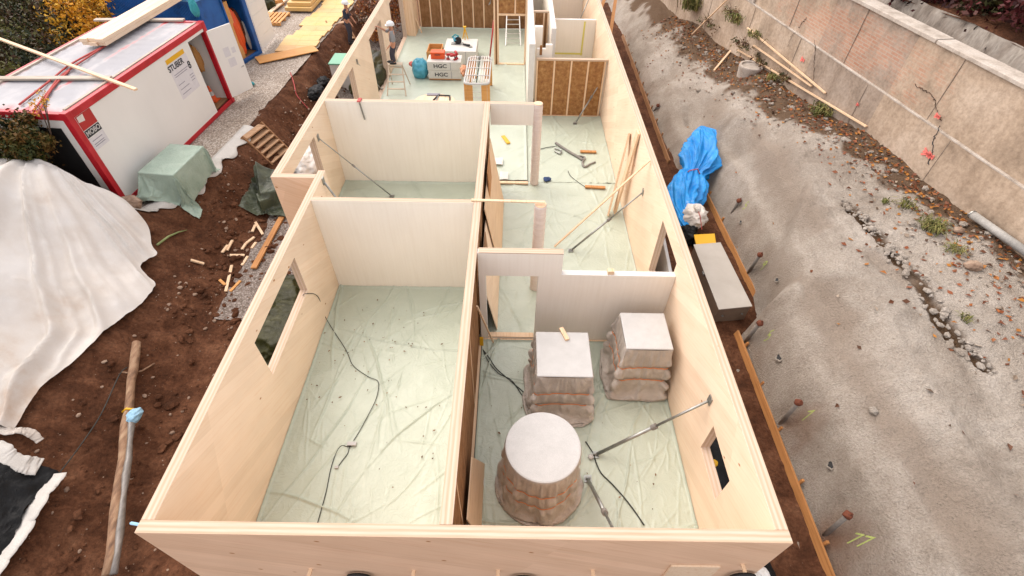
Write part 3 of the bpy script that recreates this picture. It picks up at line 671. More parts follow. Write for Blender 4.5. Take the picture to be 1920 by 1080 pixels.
def stud_wall(x0, x1, y, h, n, z0=0, thick=.14, ins='insul', studs=None, side=True):
    t = thing('insulated_wall', None, None, (x0, y, 0)); t.parent = house; t.location = Vector((x0, y, 0))-house.location
    MB().box(x0, x1, y, y+thick, z0+h-.06, z0+h).build('top_plate', 'top_x', t, bevel=.003)
    MB().box(x0, x1, y-.02, y+thick, z0, z0+.05).build('sill_plate', 'lath', t)
    xs = studs or list(np.linspace(x0, x1-.06, n+1))
    for x in xs: MB().box(x, x+.06, y-.003, y+thick-.03, z0+.052, z0+h-.062).build('stud', 'stud', t)
    for k in range(len(xs)-1):
        MB().box(xs[k]+.062, xs[k+1]-.002, y+.012, y+thick-.03, z0+.052, z0+h-.062).build('insulation_panel', ins, t)
    MB().box(x0, x1, y+thick-.028, y+thick, z0+.052, z0+h-.062).build('lining_board', 'gypsum', t)
    return t
tag(stud_wall(.79, XRi-.01, 18.55, H2, 4, studs=[.79, 1.42, 2.04, 2.66, 3.26]), 'low wall of brown fibre panels between four pale studs')
tag(stud_wall(XBi+.5, -1.05, 28.0, H, 7, ins='insul_dark'), 'dark brown insulated wall closing the far room')
MB().box(XBi+.005, XBi+.42, 26.75, 28.2, 0, H+.1).build('corner_post', 'stud', house, bevel=.004)
# doorway frame into the far store room
dw = thing('door_frame', None, None, (-.9, 23.4, 0)); dw.parent = house; dw.location = Vector((-.9, 23.4, 0))-house.location
for x in (-.95, -.80, .42): MB().box(x, x+.07, 23.4, 23.54, 0, H+.3).build('jamb', 'stud', dw)
MB().box(-.878, -.805, 23.43, 23.5, .0, H).build('insulation_panel', 'insul_dark', dw)
MB().box(-.728, .418, 23.4, 23.54, 2.10, 2.18).build('lintel', 'stud', dw)
MB().box(-.728, .418, 23.4, 23.54, 0, .06).build('sill_plate', 'lath', dw)
MB().box(-.05, .01, 23.405, 23.53, 2.182, 2.8).build('stud', 'stud', dw)
MB().box(-.728, -.052, 23.43, 23.5, 2.182, 2.75).build('insulation_panel', 'insul', dw)
MB().box(.012, .418, 23.43, 23.5, 2.182, 2.75).build('insulation_panel', 'insul', dw)
MB().box(-.95, .49, 23.39, 23.55, 2.752, 2.81).build('top_plate', 'top_x', dw)
wall('partition', 'y', 18.4, 28.3, .50, .72, 0, H, (), ('gypsum', 'white_edge'), house)
wall('partition', 'x', .722, 1.02, 19.75, 19.95, 0, H+.12, (), ('gypsum', 'white_edge'), house)
wall('partition', 'x', .80, 1.36, 18.9, 19.05, 0, 2.55, [(.8, 1.12, 2.4, 3)], ('gypsum', 'white_edge'), house)
MB().box(.9, .99, 18.88, 18.898, 2.2, 2.54).build('insulation_panel', 'insul', house)
wall('partition', 'y', 20.0, 28.3, 1.36, 1.54, 0, H, (), ('gypsum', 'white_edge'), house)
tag(stud_wall(.74, 1.34, 21.9, H, 1, ins='insul_dark', studs=[.74, 1.12, 1.28]), 'narrow panel of dark brown fibre beside a white wall')
yw = wall('partition', 'x', 1.56, XRi-.002, 22.7, 22.85, 0, H2+.02, (), ('gypsum', 'white_edge'), house)
tag(yw, 'low grey partition marked with yellow tape lines')
p0 = aty(1097, 40, 22.69); p1 = aty(1092, 104, 22.69); p2 = aty(1040, 100, 22.69)
B = MB().bar((p0.x, 22.693, 2.15), (p0.x-.02, 22.693, p1.z), .07, .006, (0, 1, 0)); B.bar((1.6, 22.691, p2.z), (p0.x+.03, 22.691, p2.z), .07, .006, (0, 1, 0))
B.build('marking_tape', 'yellowtape', yw)
wall('partition', 'x', .74, XRi-.002, 28.1, 28.25, 0, H, (), ('gypsum', 'white_edge'), house)
wall('partition', 'x', -1.04, .49, 28.1, 28.25, 0, H, (), ('insul_dark', 'top_x'), house)
# posts wrapped in pinkish film
def wrapped(x, y, h, lab):
    t = thing('wrapped_post', None, None, (x, y, 0)); t.parent = house; t.location = Vector((x, y, 0))-house.location
    prof = []
    for k in range(60):
        z = .02+(h-.04)*k/59; prof.append((.135+.004*math.sin(k*1.7)+.004*(k % 2), z))
    MB().lathe(prof, 28, (x, y, 0)).build('wrap_film', 'netwrap', t, smooth=True)
    MB().lathe([(.128, 0), (.128, h)], 28, (x, y, 0)).build('core', 'lath', t)
    for z in np.arange(.3, h, .23): MB().lathe([(.141, z), (.143, z+.01), (.141, z+.02)], 24, (x, y, 0)).build('strap', 'white_edge', t) if False else None
    return t
wrapped(.63, 9.1, 2.7, ''); wrapped(.70, 13.87, 2.76, '')

# ------------------------------------------------------------------ floor membranes
def membrane(x0, x1, y0, y1, step, n, seed, label, lift=.02, up=.05):
    xs = np.linspace(x0, x1, max(3, int((x1-x0)/step))); ys = np.linspace(y0, y1, max(3, int((y1-y0)/step)))
    X, Y = np.meshgrid(xs, ys, indexing='ij')
    Z = creases(X, Y, int(n*.55), seed, .2, 1.2, .010, .024, .008, .024, x0, x1, y0, y1)+creases(X, Y, 15, seed+50, .8, 2.6, .012, .028, .018, .042, x0, x1, y0, y1)
    Cr = Z.copy()
    Z += .022*fbm(X*1.5, Y*1.2, 4, seed+5)+.012*ridge(X*2.6+.8*fbm(X, Y, 2, seed+2), Y*1.6, 2, seed+9)
    d = np.minimum(np.minimum(X-x0, x1-X), np.minimum(Y-y0, y1-Y))
    Z += up*np.clip(1-d/.05, 0, 1)**2 + .018*ridge(X*5, Y*5, 2, seed+11)*np.clip(1-d/.4, 0, 1)
    P = np.stack([X, Y, np.maximum(Z, .0)+lift], -1)
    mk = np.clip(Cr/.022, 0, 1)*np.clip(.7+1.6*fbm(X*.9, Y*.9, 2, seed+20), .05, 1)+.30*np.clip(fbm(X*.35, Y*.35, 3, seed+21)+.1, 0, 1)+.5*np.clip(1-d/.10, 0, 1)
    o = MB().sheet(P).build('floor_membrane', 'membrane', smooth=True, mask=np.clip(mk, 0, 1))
    return tag(o, label, 'plastic sheet', 'green membranes laid over the floors')
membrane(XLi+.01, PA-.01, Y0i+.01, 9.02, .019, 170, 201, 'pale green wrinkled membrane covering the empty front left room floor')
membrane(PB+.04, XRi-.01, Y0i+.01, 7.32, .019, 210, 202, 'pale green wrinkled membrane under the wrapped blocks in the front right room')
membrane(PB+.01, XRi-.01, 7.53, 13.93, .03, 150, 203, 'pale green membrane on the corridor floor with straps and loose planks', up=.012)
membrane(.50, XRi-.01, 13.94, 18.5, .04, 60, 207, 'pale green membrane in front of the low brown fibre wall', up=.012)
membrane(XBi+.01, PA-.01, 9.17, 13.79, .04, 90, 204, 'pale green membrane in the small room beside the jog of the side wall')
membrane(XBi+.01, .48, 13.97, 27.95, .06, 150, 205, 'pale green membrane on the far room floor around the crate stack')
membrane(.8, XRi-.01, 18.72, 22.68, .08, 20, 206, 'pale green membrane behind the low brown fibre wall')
FLOOR = .035

# ------------------------------------------------------------------ wrapped blocks in the front right room
def bundle(cx, cy, wx, wy, h, seed):
    """settled film sleeve, gathered by two straps"""
    P = SLEEVES[seed].copy(); z = P[..., 2]; ang_ = np.arctan2(P[..., 1], P[..., 0]); r_ = np.hypot(P[..., 0], P[..., 1])
    p = 9.0; core = wx/2 if wx > 1.2 else (np.abs(np.cos(ang_)*2/wx)**p+np.abs(np.sin(ang_)*2/wy)**p)**(-1/p)
    ex = np.maximum(r_-core, .004)
    for zt in (h*.62, h*.36): ex = ex*(1-.8*np.exp(-((z-zt)/.06)**2))
    k = (core+ex)/r_
    P[..., 0] = cx+P[..., 0]*k; P[..., 1] = cy+P[..., 1]*k; P[..., 2] = np.maximum(z, .01)+FLOOR
    return P
def wrapped_block(label, cx, cy, wx, wy, h, seed, rnd=False, bulge=.10, flare=.08, knots=(), bumps=()):
    t = thing('wrapped_block', label, 'wrapped block', (cx, cy, FLOOR), 'wrapped blocks in the front right room')
    P = bundle(cx, cy, wx, wy, h, seed)
    MB().sheet(P, closed=True).build('plastic_wrap', 'grey_film', t, smooth=True)
    if rnd:
        MB().lathe([(wx/2-.03, h-.02), (wx/2+.012, h-.018), (wx/2+.02, h), (wx/2+.012, h+.035), (wx/2-.01, h+.042)], 72, (cx, cy, FLOOR)).build('top_board', 'white', t, smooth=False)
    else:
        MB().box(cx-wx/2-.012, cx+wx/2+.012, cy-wy/2-.012, cy+wy/2+.012, FLOOR+h-.012, FLOOR+h+.03).build('top_board', 'white', t, bevel=.025)
    MB().box(cx-wx*.46, cx+wx*.46, cy-wy*.46, cy+wy*.46, FLOOR, FLOOR+.12).build('pallet', 'osb', t) if not rnd else MB().lathe([(wx*.44, 0), (wx*.44, .22)], 40, (cx, cy, FLOOR)).build('pallet', 'osb', t)
    for z in (h*.62, h*.36):
        i = np.argmin(np.abs(P[..., 2].mean(1)-FLOOR-z)); pts = []
        dz = np.abs(P[..., 2]-FLOOR-z)+.0; rr_ = np.hypot(P[..., 0]-cx, P[..., 1]-cy)
        for a in np.linspace(-np.pi, np.pi, 73):
            da = np.abs(np.angle(np.exp(1j*(np.arctan2(P[..., 1]-cy, P[..., 0]-cx)-a)))); m_ = (dz < .05) & (da < .06)
            q_ = float(rr_[m_].max()) if m_.any() else wx/2+.03
            pts.append((cx+math.cos(a)*(q_+.006), cy+math.sin(a)*(q_+.006), FLOOR+z))
        mb = MB()
        for a, b in zip(pts[:-1], pts[1:]): mb.bar(a, b, .006, .022)
        mb.build('strap', 'strap_orange', t)
    return t
wrapped_block('tall round drum with white circular top wrapped in crumpled grey film', .585, 3.95, 1.24, 1.24, 1.44, 3, True, .09, .07, bumps=((-2.6, .6, .18, .3), (-.45, .5, .12, .3), (-1.5, .62, .06, .4)))
wrapped_block('square block with white top in grey film directly behind the round drum', 1.05, 5.90, 1.04, 1.06, 1.42, 11, False, .07, .05, bumps=((-2.45, .55, .26, .3), (-2.6, .3, .25, .35), (-.75, .6, .14, .25), (-.8, .2, .2, .35)))
wrapped_block('smaller square block in crumpled film by the right spruce wall', 2.73, 6.42, .90, .92, 1.54, 17, False, .11, .07, bumps=((-2.7, .55, .26, .4), (-2.2, .3, .2, .4), (-.6, .5, .2, .3), (-1.3, .22, .15, .5)))
p = at(1058, 622, 1.5)
a, b = at(1052, 615, 1.515), at(1064, 637, 1.515)
tag(MB().bar((a.x, a.y, 1.512), (b.x, b.y, 1.512), .085, .05).build('wood_offcut', 'lath', bevel=.003), 'short pale offcut lying on the square block behind the round drum', 'offcut')

def smoothline(pts, n=8):
    pts = [Vector(p) for p in pts]; o = []
    for i in range(len(pts)-1):
        p0 = pts[max(i-1, 0)]; p1 = pts[i]; p2 = pts[i+1]; p3 = pts[min(i+2, len(pts)-1)]
        for k in range(n):
            t = k/n; o.append(.5*((2*p1)+(p2-p0)*t+(2*p0-5*p1+4*p2-p3)*t*t+(3*p1-p0-3*p2+p3)*t**3))
    return o+[pts[-1]]
def curve(pts, n):
    q = smoothline([Vector((a, b, 0)) for a, b in pts], 12); q = np.array([(v.x, v.y) for v in q]); 
    dd = np.r_[0, np.cumsum(np.hypot(*np.diff(q, axis=0).T))]; t = np.linspace(0, dd[-1], n)
    return np.stack([np.interp(t, dd, q[:, 0]), np.interp(t, dd, q[:, 1])], -1)
curve0 = curve
# ------------------------------------------------------------------ bracing props, laths and boards
def prop(label, p, q, r=.024):
    p = Vector(p); q = Vector(q); t = thing('bracing_prop', label, 'prop', p, 'adjustable steel props bracing the walls')
    m = p.lerp(q, .55); d = (q-p).normalized()
    MB().tube([p+d*.06, m], r*1.25, 10).build('outer_tube', 'steel', t, smooth=True)
    MB().tube([m, q-d*.05], r*.85, 10).build('inner_tube', 'steel', t, smooth=True)
    MB().tube([m-d*.05, m+d*.05], r*1.9, 10).build('adjusting_nut', 'pipe_grey', t)
    MB().box(p.x-.07, p.x+.07, p.y-.07, p.y+.07, p.z, p.z+.015).tube([p+Vector((-.05, 0, .05)), p+Vector((.05, 0, .05))], .02, 8).build('foot_plate', 'steel', t)
    n = Vector((1, 0, 0)) if abs(d.x) > abs(d.y) else Vector((0, 1, 0))
    s_ = 1 if d.dot(n) > 0 else -1
    e = q
    if abs(d.x) > abs(d.y): MB().box(min(e.x, e.x-s_*.02), max(e.x, e.x-s_*.02), e.y-.06, e.y+.06, e.z-.09, e.z+.09).build('head_plate', 'steel', t)
    else: MB().box(e.x-.06, e.x+.06, min(e.y, e.y-s_*.02), max(e.y, e.y-s_*.02), e.z-.09, e.z+.09).build('head_plate', 'steel', t)
    return t
q = atx(1332, 750, XRi); p = at(1116, 853, FLOOR)
prop('long steel prop from floor to right wall beside the small window', p, (XRi-.001, q.y, q.z), .028)
p = at(1102, 898, FLOOR); prop('steel prop running from the floor behind the round drum to the front wall', p, (1.62, Y0i+.001, 1.9), .028)
q = atx(1206, 360, XRi); prop('steel prop in the corridor bracing the right wall', at(1070, 470, FLOOR), (XRi-.001, q.y, q.z))
q = atx(1135, 140, XRi); prop('steel prop in front of the low brown fibre wall', at(1078, 232, FLOOR), (XRi-.001, q.y, q.z))
q = atx(596, 258, XBi); prop('thin steel prop across the small room beside the jog', at(735, 368, FLOOR), (XBi+.001, q.y, q.z), .016)
q = atx(668, 116, XBi); prop('thin steel prop against the side wall beside the worker ladder', at(716, 168, FLOOR), (XBi+.001, q.y, q.z), .018)
q = atx(885, 975, PB)
prop('dark steel prop leaning in the narrow gap beside the middle partition', at(901, 905, FLOOR), (PB+.03, 2.75, .95), .024)
q = aty(920, 3, 27.98); prop('thin pale prop bracing the dark far wall', at(893, 48, FLOOR), (q.x, 27.98, q.z), .03)
q = aty(1105, 5, 28.08); prop('thin prop in the grey room behind the yellow taped partition', (2.3, 24.2, FLOOR), (XRi-.001, 25.6, 2.3), .03)
q = aty(680, 192, 13.80)
prop('short dark prop fixed high on the grey partition near the jog room', (q.x+.12, 12.9, 1.9-.0), (q.x, 13.797, 2.6), .022) if False else None
prop('short dark prop at the near end of the small room beside the jog', (-3.3, 9.75, FLOOR), (XLi+.001, atx(606, 338, XLi).y-.02, atx(606, 338, XLi).z), .03)
tag(MB().tube([on(a, b, ground_z)+Vector((0, 0, .04)) for a, b in curve0([(545, 138), (552, 160), (556, 178), (566, 192), (580, 207)], 24)], .022, 5).build('red_cable', 'redbrown', smooth=True), 'faded red cable running down the soil bank by the black bags', 'cable')
# hanging bracket on the grey partition
t = thing('wall_bracket', 'dark steel bracket hanging from the top of a grey partition', 'bracket', aty(672, 190, 13.79))
a = aty(674, 193, 13.77); b = aty(684, 224, 13.77)
MB().bar((a.x, 13.77, a.z), (b.x, 13.77, b.z), .05, .03).build('strap', 'steel', t); MB().box(a.x-.06, a.x+.04, 13.74, 13.96, H+.001, H+.03).build('clamp', 'redbrown', t)
a = aty(607, 338, 9.5)
def lath(name, label, p, q, w_, h_, mat='lath', cat='lath', group=None, bevel=.002):
    return tag(MB().bar(p, q, w_, h_).build(name, mat, bevel=bevel), label, cat, group)
a, b = atx(1219, 300, XRi-.03), at(1040, 462, .08)
lath('timber_lath', 'long pale lath leaning diagonally across the corridor to the right wall', b, (XRi-.03, a.y, a.z), .06, .03)
a, b = at(884, 375, H+.015), at(1022, 379, H+.015)
lath('timber_lath', 'pale lath laid from the middle partition to the nearer wrapped post', a, b, .07, .028)
a, b = atx(895, 585, PB+.06), at(925, 642, .05)
lath('timber_lath', 'thin lath leaning beside the doorway of the front right room', b, (PB+.045, a.y+.15, a.z), .035, .025)
lath('timber_board', 'plank lying on the corridor floor below the lintel opening', at(930, 342, .07), at(990, 343, .07), .12, .05, 'lath', 'board')
lath('timber_board', 'short orange plank end by the right wall next to a blue glove', at(1097, 350, .07), at(1135, 352, .07), .12, .05, 'orange_board', 'board')
lath('timber_board', 'short orange plank end by the right wall next to the straps', at(1088, 284, .07), at(1118, 285, .07), .12, .05, 'orange_board', 'board')
for (x0, y0), (x1, y1), lab in (((1140, 404), (1180, 250), 'long plank leaning on the right corridor wall, left of the pair'), ((1152, 398), (1197, 247), 'long plank leaning on the right corridor wall, right of the pair')):
    a = at(x0, y0, .05); b = atx(x1, y1, XRi-.04)
    tag(MB().bar(a, (XRi-.04, b.y, b.z), .26, .06, (1, 0, .4)).build('leaning_plank', 'lath', bevel=.003), lab, 'plank', 'planks leaning on the right corridor wall')
# sheets leaning on the middle partition
for k, (ya, yb, hh, dx, mt, lab) in enumerate(((9.6, 12.9, 2.15, .34, 'lath', 'largest pale sheet leaning on the corridor side of the middle partition'),
        (7.65, 9.7, 1.75, .30, 'panel_yz', 'pale sheet leaning on the partition next to the grey door partition'),
        (10.6, 11.6, 2.5, .14, 'orange_board', 'narrow orange board leaning on the partition behind the pale sheets'),
        (8.3, 8.9, 2.05, .17, 'old_board', 'brown board leaning on the partition behind the pale sheets'))):
    mb = MB(); x1 = PB+dx+.06; x2 = PB+.02+.015*k
    mb.add([(x1, ya, FLOOR+.01), (x1+.02, ya, FLOOR+.01), (x2+.02, ya, hh), (x2, ya, hh), (x1, yb, FLOOR+.01), (x1+.02, yb, FLOOR+.01), (x2+.02, yb, hh), (x2, yb, hh)],
           [(0, 1, 2, 3), (7, 6, 5, 4), (1, 0, 4, 5), (2, 1, 5, 6), (3, 2, 6, 7), (0, 3, 7, 4)])
    tag(mb.build('leaning_sheet', mt), lab, 'board', 'boards leaning on the middle partition')
mb = MB(); mb.add([(PB+.22, 2.9, .04), (PB+.24, 2.9, .04), (PB+.06, 2.9, 1.05), (PB+.04, 2.9, 1.05), (PB+.22, 4.3, .04), (PB+.24, 4.3, .04), (PB+.06, 4.0, .95), (PB+.04, 4.0, .95)],
           [(0, 1, 2, 3), (7, 6, 5, 4), (1, 0, 4, 5), (2, 1, 5, 6), (3, 2, 6, 7), (0, 3, 7, 4)])
tag(mb.build('leaning_sheet', 'lath'), 'small pale offcut sheet leaning on the brown partition beside the round drum', 'board')

# ------------------------------------------------------------------ cables, straps and crumbs on the floors
def ground_line(pts, z=FLOOR+.012): return [tuple(at(a, b, z)) for a, b in pts]
a = atx(573, 541, XLi+.012); b1 = atx(596, 556, XLi+.012); b2 = atx(612, 598, XLi+.02)
c = thing('extension_lead', 'dark extension cord from the window sill across the front left room', 'cord', at(660, 833, 0))
pts = [(XLi-.05, a.y-.1, 1.43), (XLi+.012, a.y-.05, 1.435), (b1.x, b1.y, b1.z), (b2.x, b2.y, b2.z)]+ground_line([(648, 655), (662, 685), (690, 706), (709, 716), (706, 745), (692, 775), (676, 805), (663, 826)])
MB().tube(smoothline(pts), .008, 6).build('cable', 'cable', c, smooth=True)
pts = ground_line([(652, 838), (640, 836), (630, 850), (620, 880), (612, 920), (604, 950), (595, 982)]); MB().tube(smoothline(pts), .008, 6).build('cable', 'cable', c, smooth=True)
pts = ground_line([(655, 838), (652, 850), (643, 862), (635, 873)]); MB().tube(smoothline(pts), .008, 6).build('cable', 'cable', c, smooth=True)
p = at(660, 833, FLOOR+.02); MB().box(p.x-.09, p.x+.09, p.y-.04, p.y+.04, FLOOR+.005, FLOOR+.06).build('socket_block', 'white', c, bevel=.008)
MB().box(p.x-.06, p.x, p.y-.055, p.y-.0405, FLOOR+.015, FLOOR+.05).build('plug', 'black', c)
p = at(631, 876, FLOOR+.02); MB().box(p.x-.035, p.x+.035, p.y-.025, p.y+.025, FLOOR, FLOOR+.04).build('plug', 'white', c, bevel=.006)
p = at(903, 648, FLOOR)
c = thing('cable_coil', 'dark cable from a yellow plug beside the front right doorway', 'cable', p)
MB().tube(smoothline(ground_line([(905, 655), (918, 672), (930, 690), (950, 708), (970, 725), (990, 742)])), .011, 6).build('cable', 'cable', c, smooth=True)
MB().tube(smoothline(ground_line([(905, 655), (916, 678), (935, 700), (958, 712), (975, 735), (985, 750)])), .009, 6).build('cable', 'cable', c, smooth=True)
mb = MB(); mb.bar((p.x, p.y, .04), (p.x, p.y+.05, .28), .09, .05); mb.build('plug', 'yellow', c, bevel=.01)
tag(MB().tube(smoothline(ground_line([(1098, 828), (1112, 850), (1118, 868), (1128, 888), (1150, 910), (1180, 945), (1208, 985)], FLOOR+.01)), .013, 6).build('cable', 'cable', smooth=True), 'dark cable running past the prop foot towards the front wall', 'cable')
p = at(1107, 858, FLOOR); tag(MB().lathe([(.0, 0), (.05, 0), (.055, .05), (.02, .07)], 16, p).build('tape_roll', 'white', smooth=True), 'small white roll beside the foot of the long prop', 'roll')
tag(MB().tube(smoothline(ground_line([(1042, 268), (1052, 275), (1066, 284), (1080, 292), (1093, 300)], FLOOR+.03)), .05, 6).build('lifting_strap', 'pipe_grey', smooth=True), 'grey lifting strap lying straight on the corridor floor', 'strap')
tag(MB().tube(smoothline(ground_line([(1080, 292), (1096, 295), (1092, 305), (1096, 313), (1106, 308), (1116, 304)], FLOOR+.03)), .035, 6).build('lifting_strap', 'pipe_grey', smooth=True), 'grey lifting strap bent in loops near the right corridor wall', 'strap')
tag(MB().tube(smoothline(ground_line([(1040, 278), (1052, 282), (1050, 288), (1040, 283)], FLOOR+.03)), .03, 6).build('shackle_ring', 'steel', smooth=True), 'small steel ring beside the straight grey strap', 'ring')
tag(MB().tube(smoothline(ground_line([(1065, 320), (1070, 330), (1085, 342), (1097, 350)], FLOOR+.01)), .009, 5).build('cable', 'cable', smooth=True), 'thin loose wire ending at the orange plank in the corridor', 'cable')
tag(MB().tube(smoothline(ground_line([(1010, 280), (1028, 276), (1044, 274)], FLOOR+.01)), .012, 5).build('cable', 'cable', smooth=True), 'thin wire leading to the straight grey strap', 'cable')
p = at(1026, 338, FLOOR)
mb = MB(); us = np.linspace(0, 1, 10); ts = np.linspace(0, 2*np.pi, 16, endpoint=False); U, T = np.meshgrid(us, ts, indexing='ij')
rad = .13*np.sin(U*np.pi*.9+.15)*(1+.6*fbm(np.cos(T)*2, np.sin(T)*2+U*3, 2, 3)); Pk = np.stack([p.x+rad*np.cos(T), p.y+rad*np.sin(T), FLOOR+.09*U], -1)
tag(mb.sheet(Pk, closed=True).build('work_glove', plain('navy_cloth', '#2B3E63', .9), smooth=True), 'crumpled dark blue glove on the corridor floor', 'glove')
p = at(943, 255, FLOOR); tag(MB().bar(p, p+Vector((.22, -.55, .02)), .14, .05).build('bag_scrap', 'yellow', bevel=.01), 'small yellow packet on the floor below the lintel', 'packet')
for px, py, lab in ((1145, 500, 'small offcut standing on the low grey wall'), ):
    p = aty(1145, 507, 7.45); tag(MB().box(p.x-.06, p.x+.07, 7.40, 7.50, H2+.001, H2+.09).build('wood_offcut', 'lath', bevel=.004), lab, 'offcut')
for px, py, lab in ((935, 305, 'torn pale paper scrap near the leaning sheets'), (945, 332, 'crumpled paper scrap beside the floor plank')):
    p = at(px, py, FLOOR); P = np.stack(np.meshgrid(np.linspace(-.14, .14, 8), np.linspace(-.22, .22, 8), indexing='ij')+[np.zeros((8, 8))], -1)
    P[..., 2] = FLOOR+.055+.06*np.abs(fbm(P[..., 0]*4+px, P[..., 1]*4, 2, 5)); P[..., 0] += p.x; P[..., 1] += p.y
    tag(MB().sheet(P).build('paper_scrap', 'dirtyfilm', smooth=True), lab, 'scrap')
mb = MB(); mk = []
for k in range(110):       # dry leaves and shavings strewn over the front membranes
    px, py = random.choice([(random.uniform(600, 840), random.uniform(550, 960)), (random.uniform(560, 830), random.uniform(640, 780)), (random.uniform(640, 800), random.uniform(560, 680)), (random.uniform(910, 1250), random.uniform(660, 960))])
    p = at(px, py, FLOOR+.03); s_ = random.uniform(.007, .02); a = random.uniform(0, 6.3); l_ = random.uniform(1, 2.4)
    c_, d_ = math.cos(a)*s_, math.sin(a)*s_
    mb.quad([(p.x-c_*l_, p.y-d_*l_, p.z), (p.x+d_, p.y-c_, p.z+.012), (p.x+c_*l_, p.y+d_*l_, p.z+.004), (p.x-d_, p.y+c_, p.z+.01)]); mk += [random.random()*.8]*4
tag(mb.build('dry_leaves', 'leaf_crumb', mask=mk), 'dry leaf bits and shavings strewn on the green membranes', 'debris', kind='stuff')

# ------------------------------------------------------------------ helpers for outside
def onplane(px, py, p0, n):
    v = ray(px, py); n = Vector(n); t = (Vector(p0)-CAM).dot(n)/v.dot(n); return CAM+v*t
def blob(c, r, seed, amp=.25, freq=1.6, nu=44, nv=64, rot=None, flat=True, sharp=.5, ground=None):
    u = np.linspace(.02, np.pi-.02, nu); t = np.linspace(0, 2*np.pi, nv, endpoint=False); U, T = np.meshgrid(u, t, indexing='ij')
    d = np.stack([np.sin(U)*np.cos(T), np.sin(U)*np.sin(T), np.cos(U)], -1)
    k = 1+amp*(fbm(d[..., 0]*freq*1.3+seed, d[..., 1]*freq*1.3+d[..., 2]*freq, 3, seed)+sharp*ridge(d[..., 0]*freq*1.6-d[..., 2]+seed, d[..., 1]*freq*1.6+d[..., 2]*1.2, 3, seed+4))
    P = d*k[..., None]*np.array(r)
    if rot is not None: P = P @ np.array(Matrix.Rotation(rot[0], 3, rot[1])).T
    P = P+np.array(c)
    if ground is not None:
        g = ground(P[..., 0], P[..., 1])+.015; P[..., 2] = np.maximum(P[..., 2], g)
    return P
def soft(name, label, cat, c, r, seed, mat, group=None, ground=None, **k):
    o = MB().sheet(blob(c, r, seed, ground=ground, **k), closed=True).build(name, mat, smooth=True)
    return tag(o, label, cat, group)
def drape(P, name, mat, label, cat, mask=None): return tag(MB().sheet(P).build(name, mat, smooth=True, mask=mask), label, cat)

# ------------------------------------------------------------------ white and red site container
Cb = Vector((-10.59, 11.03, .95)); cdir = Vector((.068, .9977, 0)).normalized(); cn = Vector((cdir.y, -cdir.x, 0))
Mc = Matrix.Translation(Cb) @ Matrix((cn, cdir, Vector((0, 0, 1)))).transposed().to_4x4()   # local x outwards to the house, y along
Mi = Mc.inverted()
def cloc(px, py): return Mi @ onplane(px, py, Cb, cn)
CL, CW, CH = 6.4, 3.0, 2.65
con = thing('site_container', 'white site office container with red frame and worn roof', 'container', Cb)
d0, d1 = cloc(352, 80), cloc(404, 197); e1 = cloc(431, 174)
ya, yb, zt, zb = (d0.y+d1.y)/2, e1.y, d0.z, .16
def cb(name, mat, boxes, parent=con, bevel=0, mx=Mc, **k):
    b = MB()
    for q in boxes: b.box(*q)
    return b.xform(mx).build(name, mat, parent, bevel=bevel, **k)
cb('wall', 'cont_white', [(-.06, -.012, .12, ya, .14, CH-.14), (-.06, -.012, yb, CL-.12, .14, CH-.14), (-.06, -.012, ya, yb, zt, CH-.14)])
for y in np.arange(1.2, ya, 1.2): cb('panel_seam', 'inkgrey', [(-.0125, -.0105, y, y+.006, .15, CH-.15)]) if False else None
cb('end_wall', 'cont_white', [(-CW+.1, -.1, .012, .05, .14, CH-.14)])
cb('end_window', 'black', [(-1.5, -.35, .002, .0115, .3, 2.3)])
cb('end_wall', 'cont_white', [(-CW+.1, -.1, CL-.05, CL-.012, .14, CH-.14)])
cb('back_wall', 'cont_white', [(-CW+.012, -CW+.06, .12, CL-.12, .14, CH-.14)])
cb('floor', 'old_board', [(-CW+.06, -.06, .06, CL-.06, .1, .138)])
cb('bottom_rail', 'cont_red', [(-.12, .0, .13, CL-.13, 0, .138), (-CW+.13, -.13, 0, .12, 0, .138)], bevel=.01)
cb('top_rail', 'cont_red', [(-.12, .012, .13, CL-.13, CH-.138, CH+.03), (-CW+.13, -.13, -.012, .12, CH-.138, CH+.03), (-CW-.012, -CW+.12, .13, CL-.13, CH-.138, CH+.03), (-CW+.13, -.13, CL-.12, CL+.012, CH-.138, CH+.03)], bevel=.012)
for x, y in ((-.15, -.01), (-.15, CL-.15), (-CW, -.01), (-CW, CL-.15)): cb('corner_post', 'cont_red', [(x, x+.17, y, y+.17, 0, CH+.045)], bevel=.012)
cb('gutter', 'grey_board', [(-.2, -.13, .2, CL-.2, CH+.0, CH+.05)]); cb('gutter', 'grey_board', [(-CW+.13, -CW+.2, .2, CL-.2, CH+.0, CH+.05)])
xs = np.linspace(-CW+.13, -.13, 40); ys = np.linspace(.13, CL-.13, 80); X, Y = np.meshgrid(xs, ys, indexing='ij')
P = np.stack([X, Y, CH+.005+.006*np.sin(Y*18)+.012*fbm(X*2, Y*2, 3, 3)], -1)
ed = np.minimum(np.minimum(X+CW, -X), np.minimum(Y, CL-Y))
rm = .22*np.clip(1-ed/.45, 0, 1)+.22*np.exp(-((X+2.1-.05*Y)/.10)**2)*0+.35*np.exp(-((X+1.15+.0*Y)/.05)**2)+.2*np.clip(fbm(X*.8, Y*.5, 3, 17), 0, 1)+.15*np.clip(.9-Y, 0, 1)-.1
MB().sheet(P).xform(Mc).build('roof', 'roof', con, smooth=True, mask=rm)
dl = MB(); hp = Mc @ Vector((.01, yb, 0))
f1 = Mi @ onplane(412, 40, Mc @ Vector((.45, yb+.7, 1)), cn); ang = R(24)
dx, dy = math.sin(ang), math.cos(ang); W_ = (yb-ya)*.92
q0 = Vector((.015, yb)); q1 = q0+Vector((dx*W_, dy*W_)); nn = Vector((-dy, dx))*.04
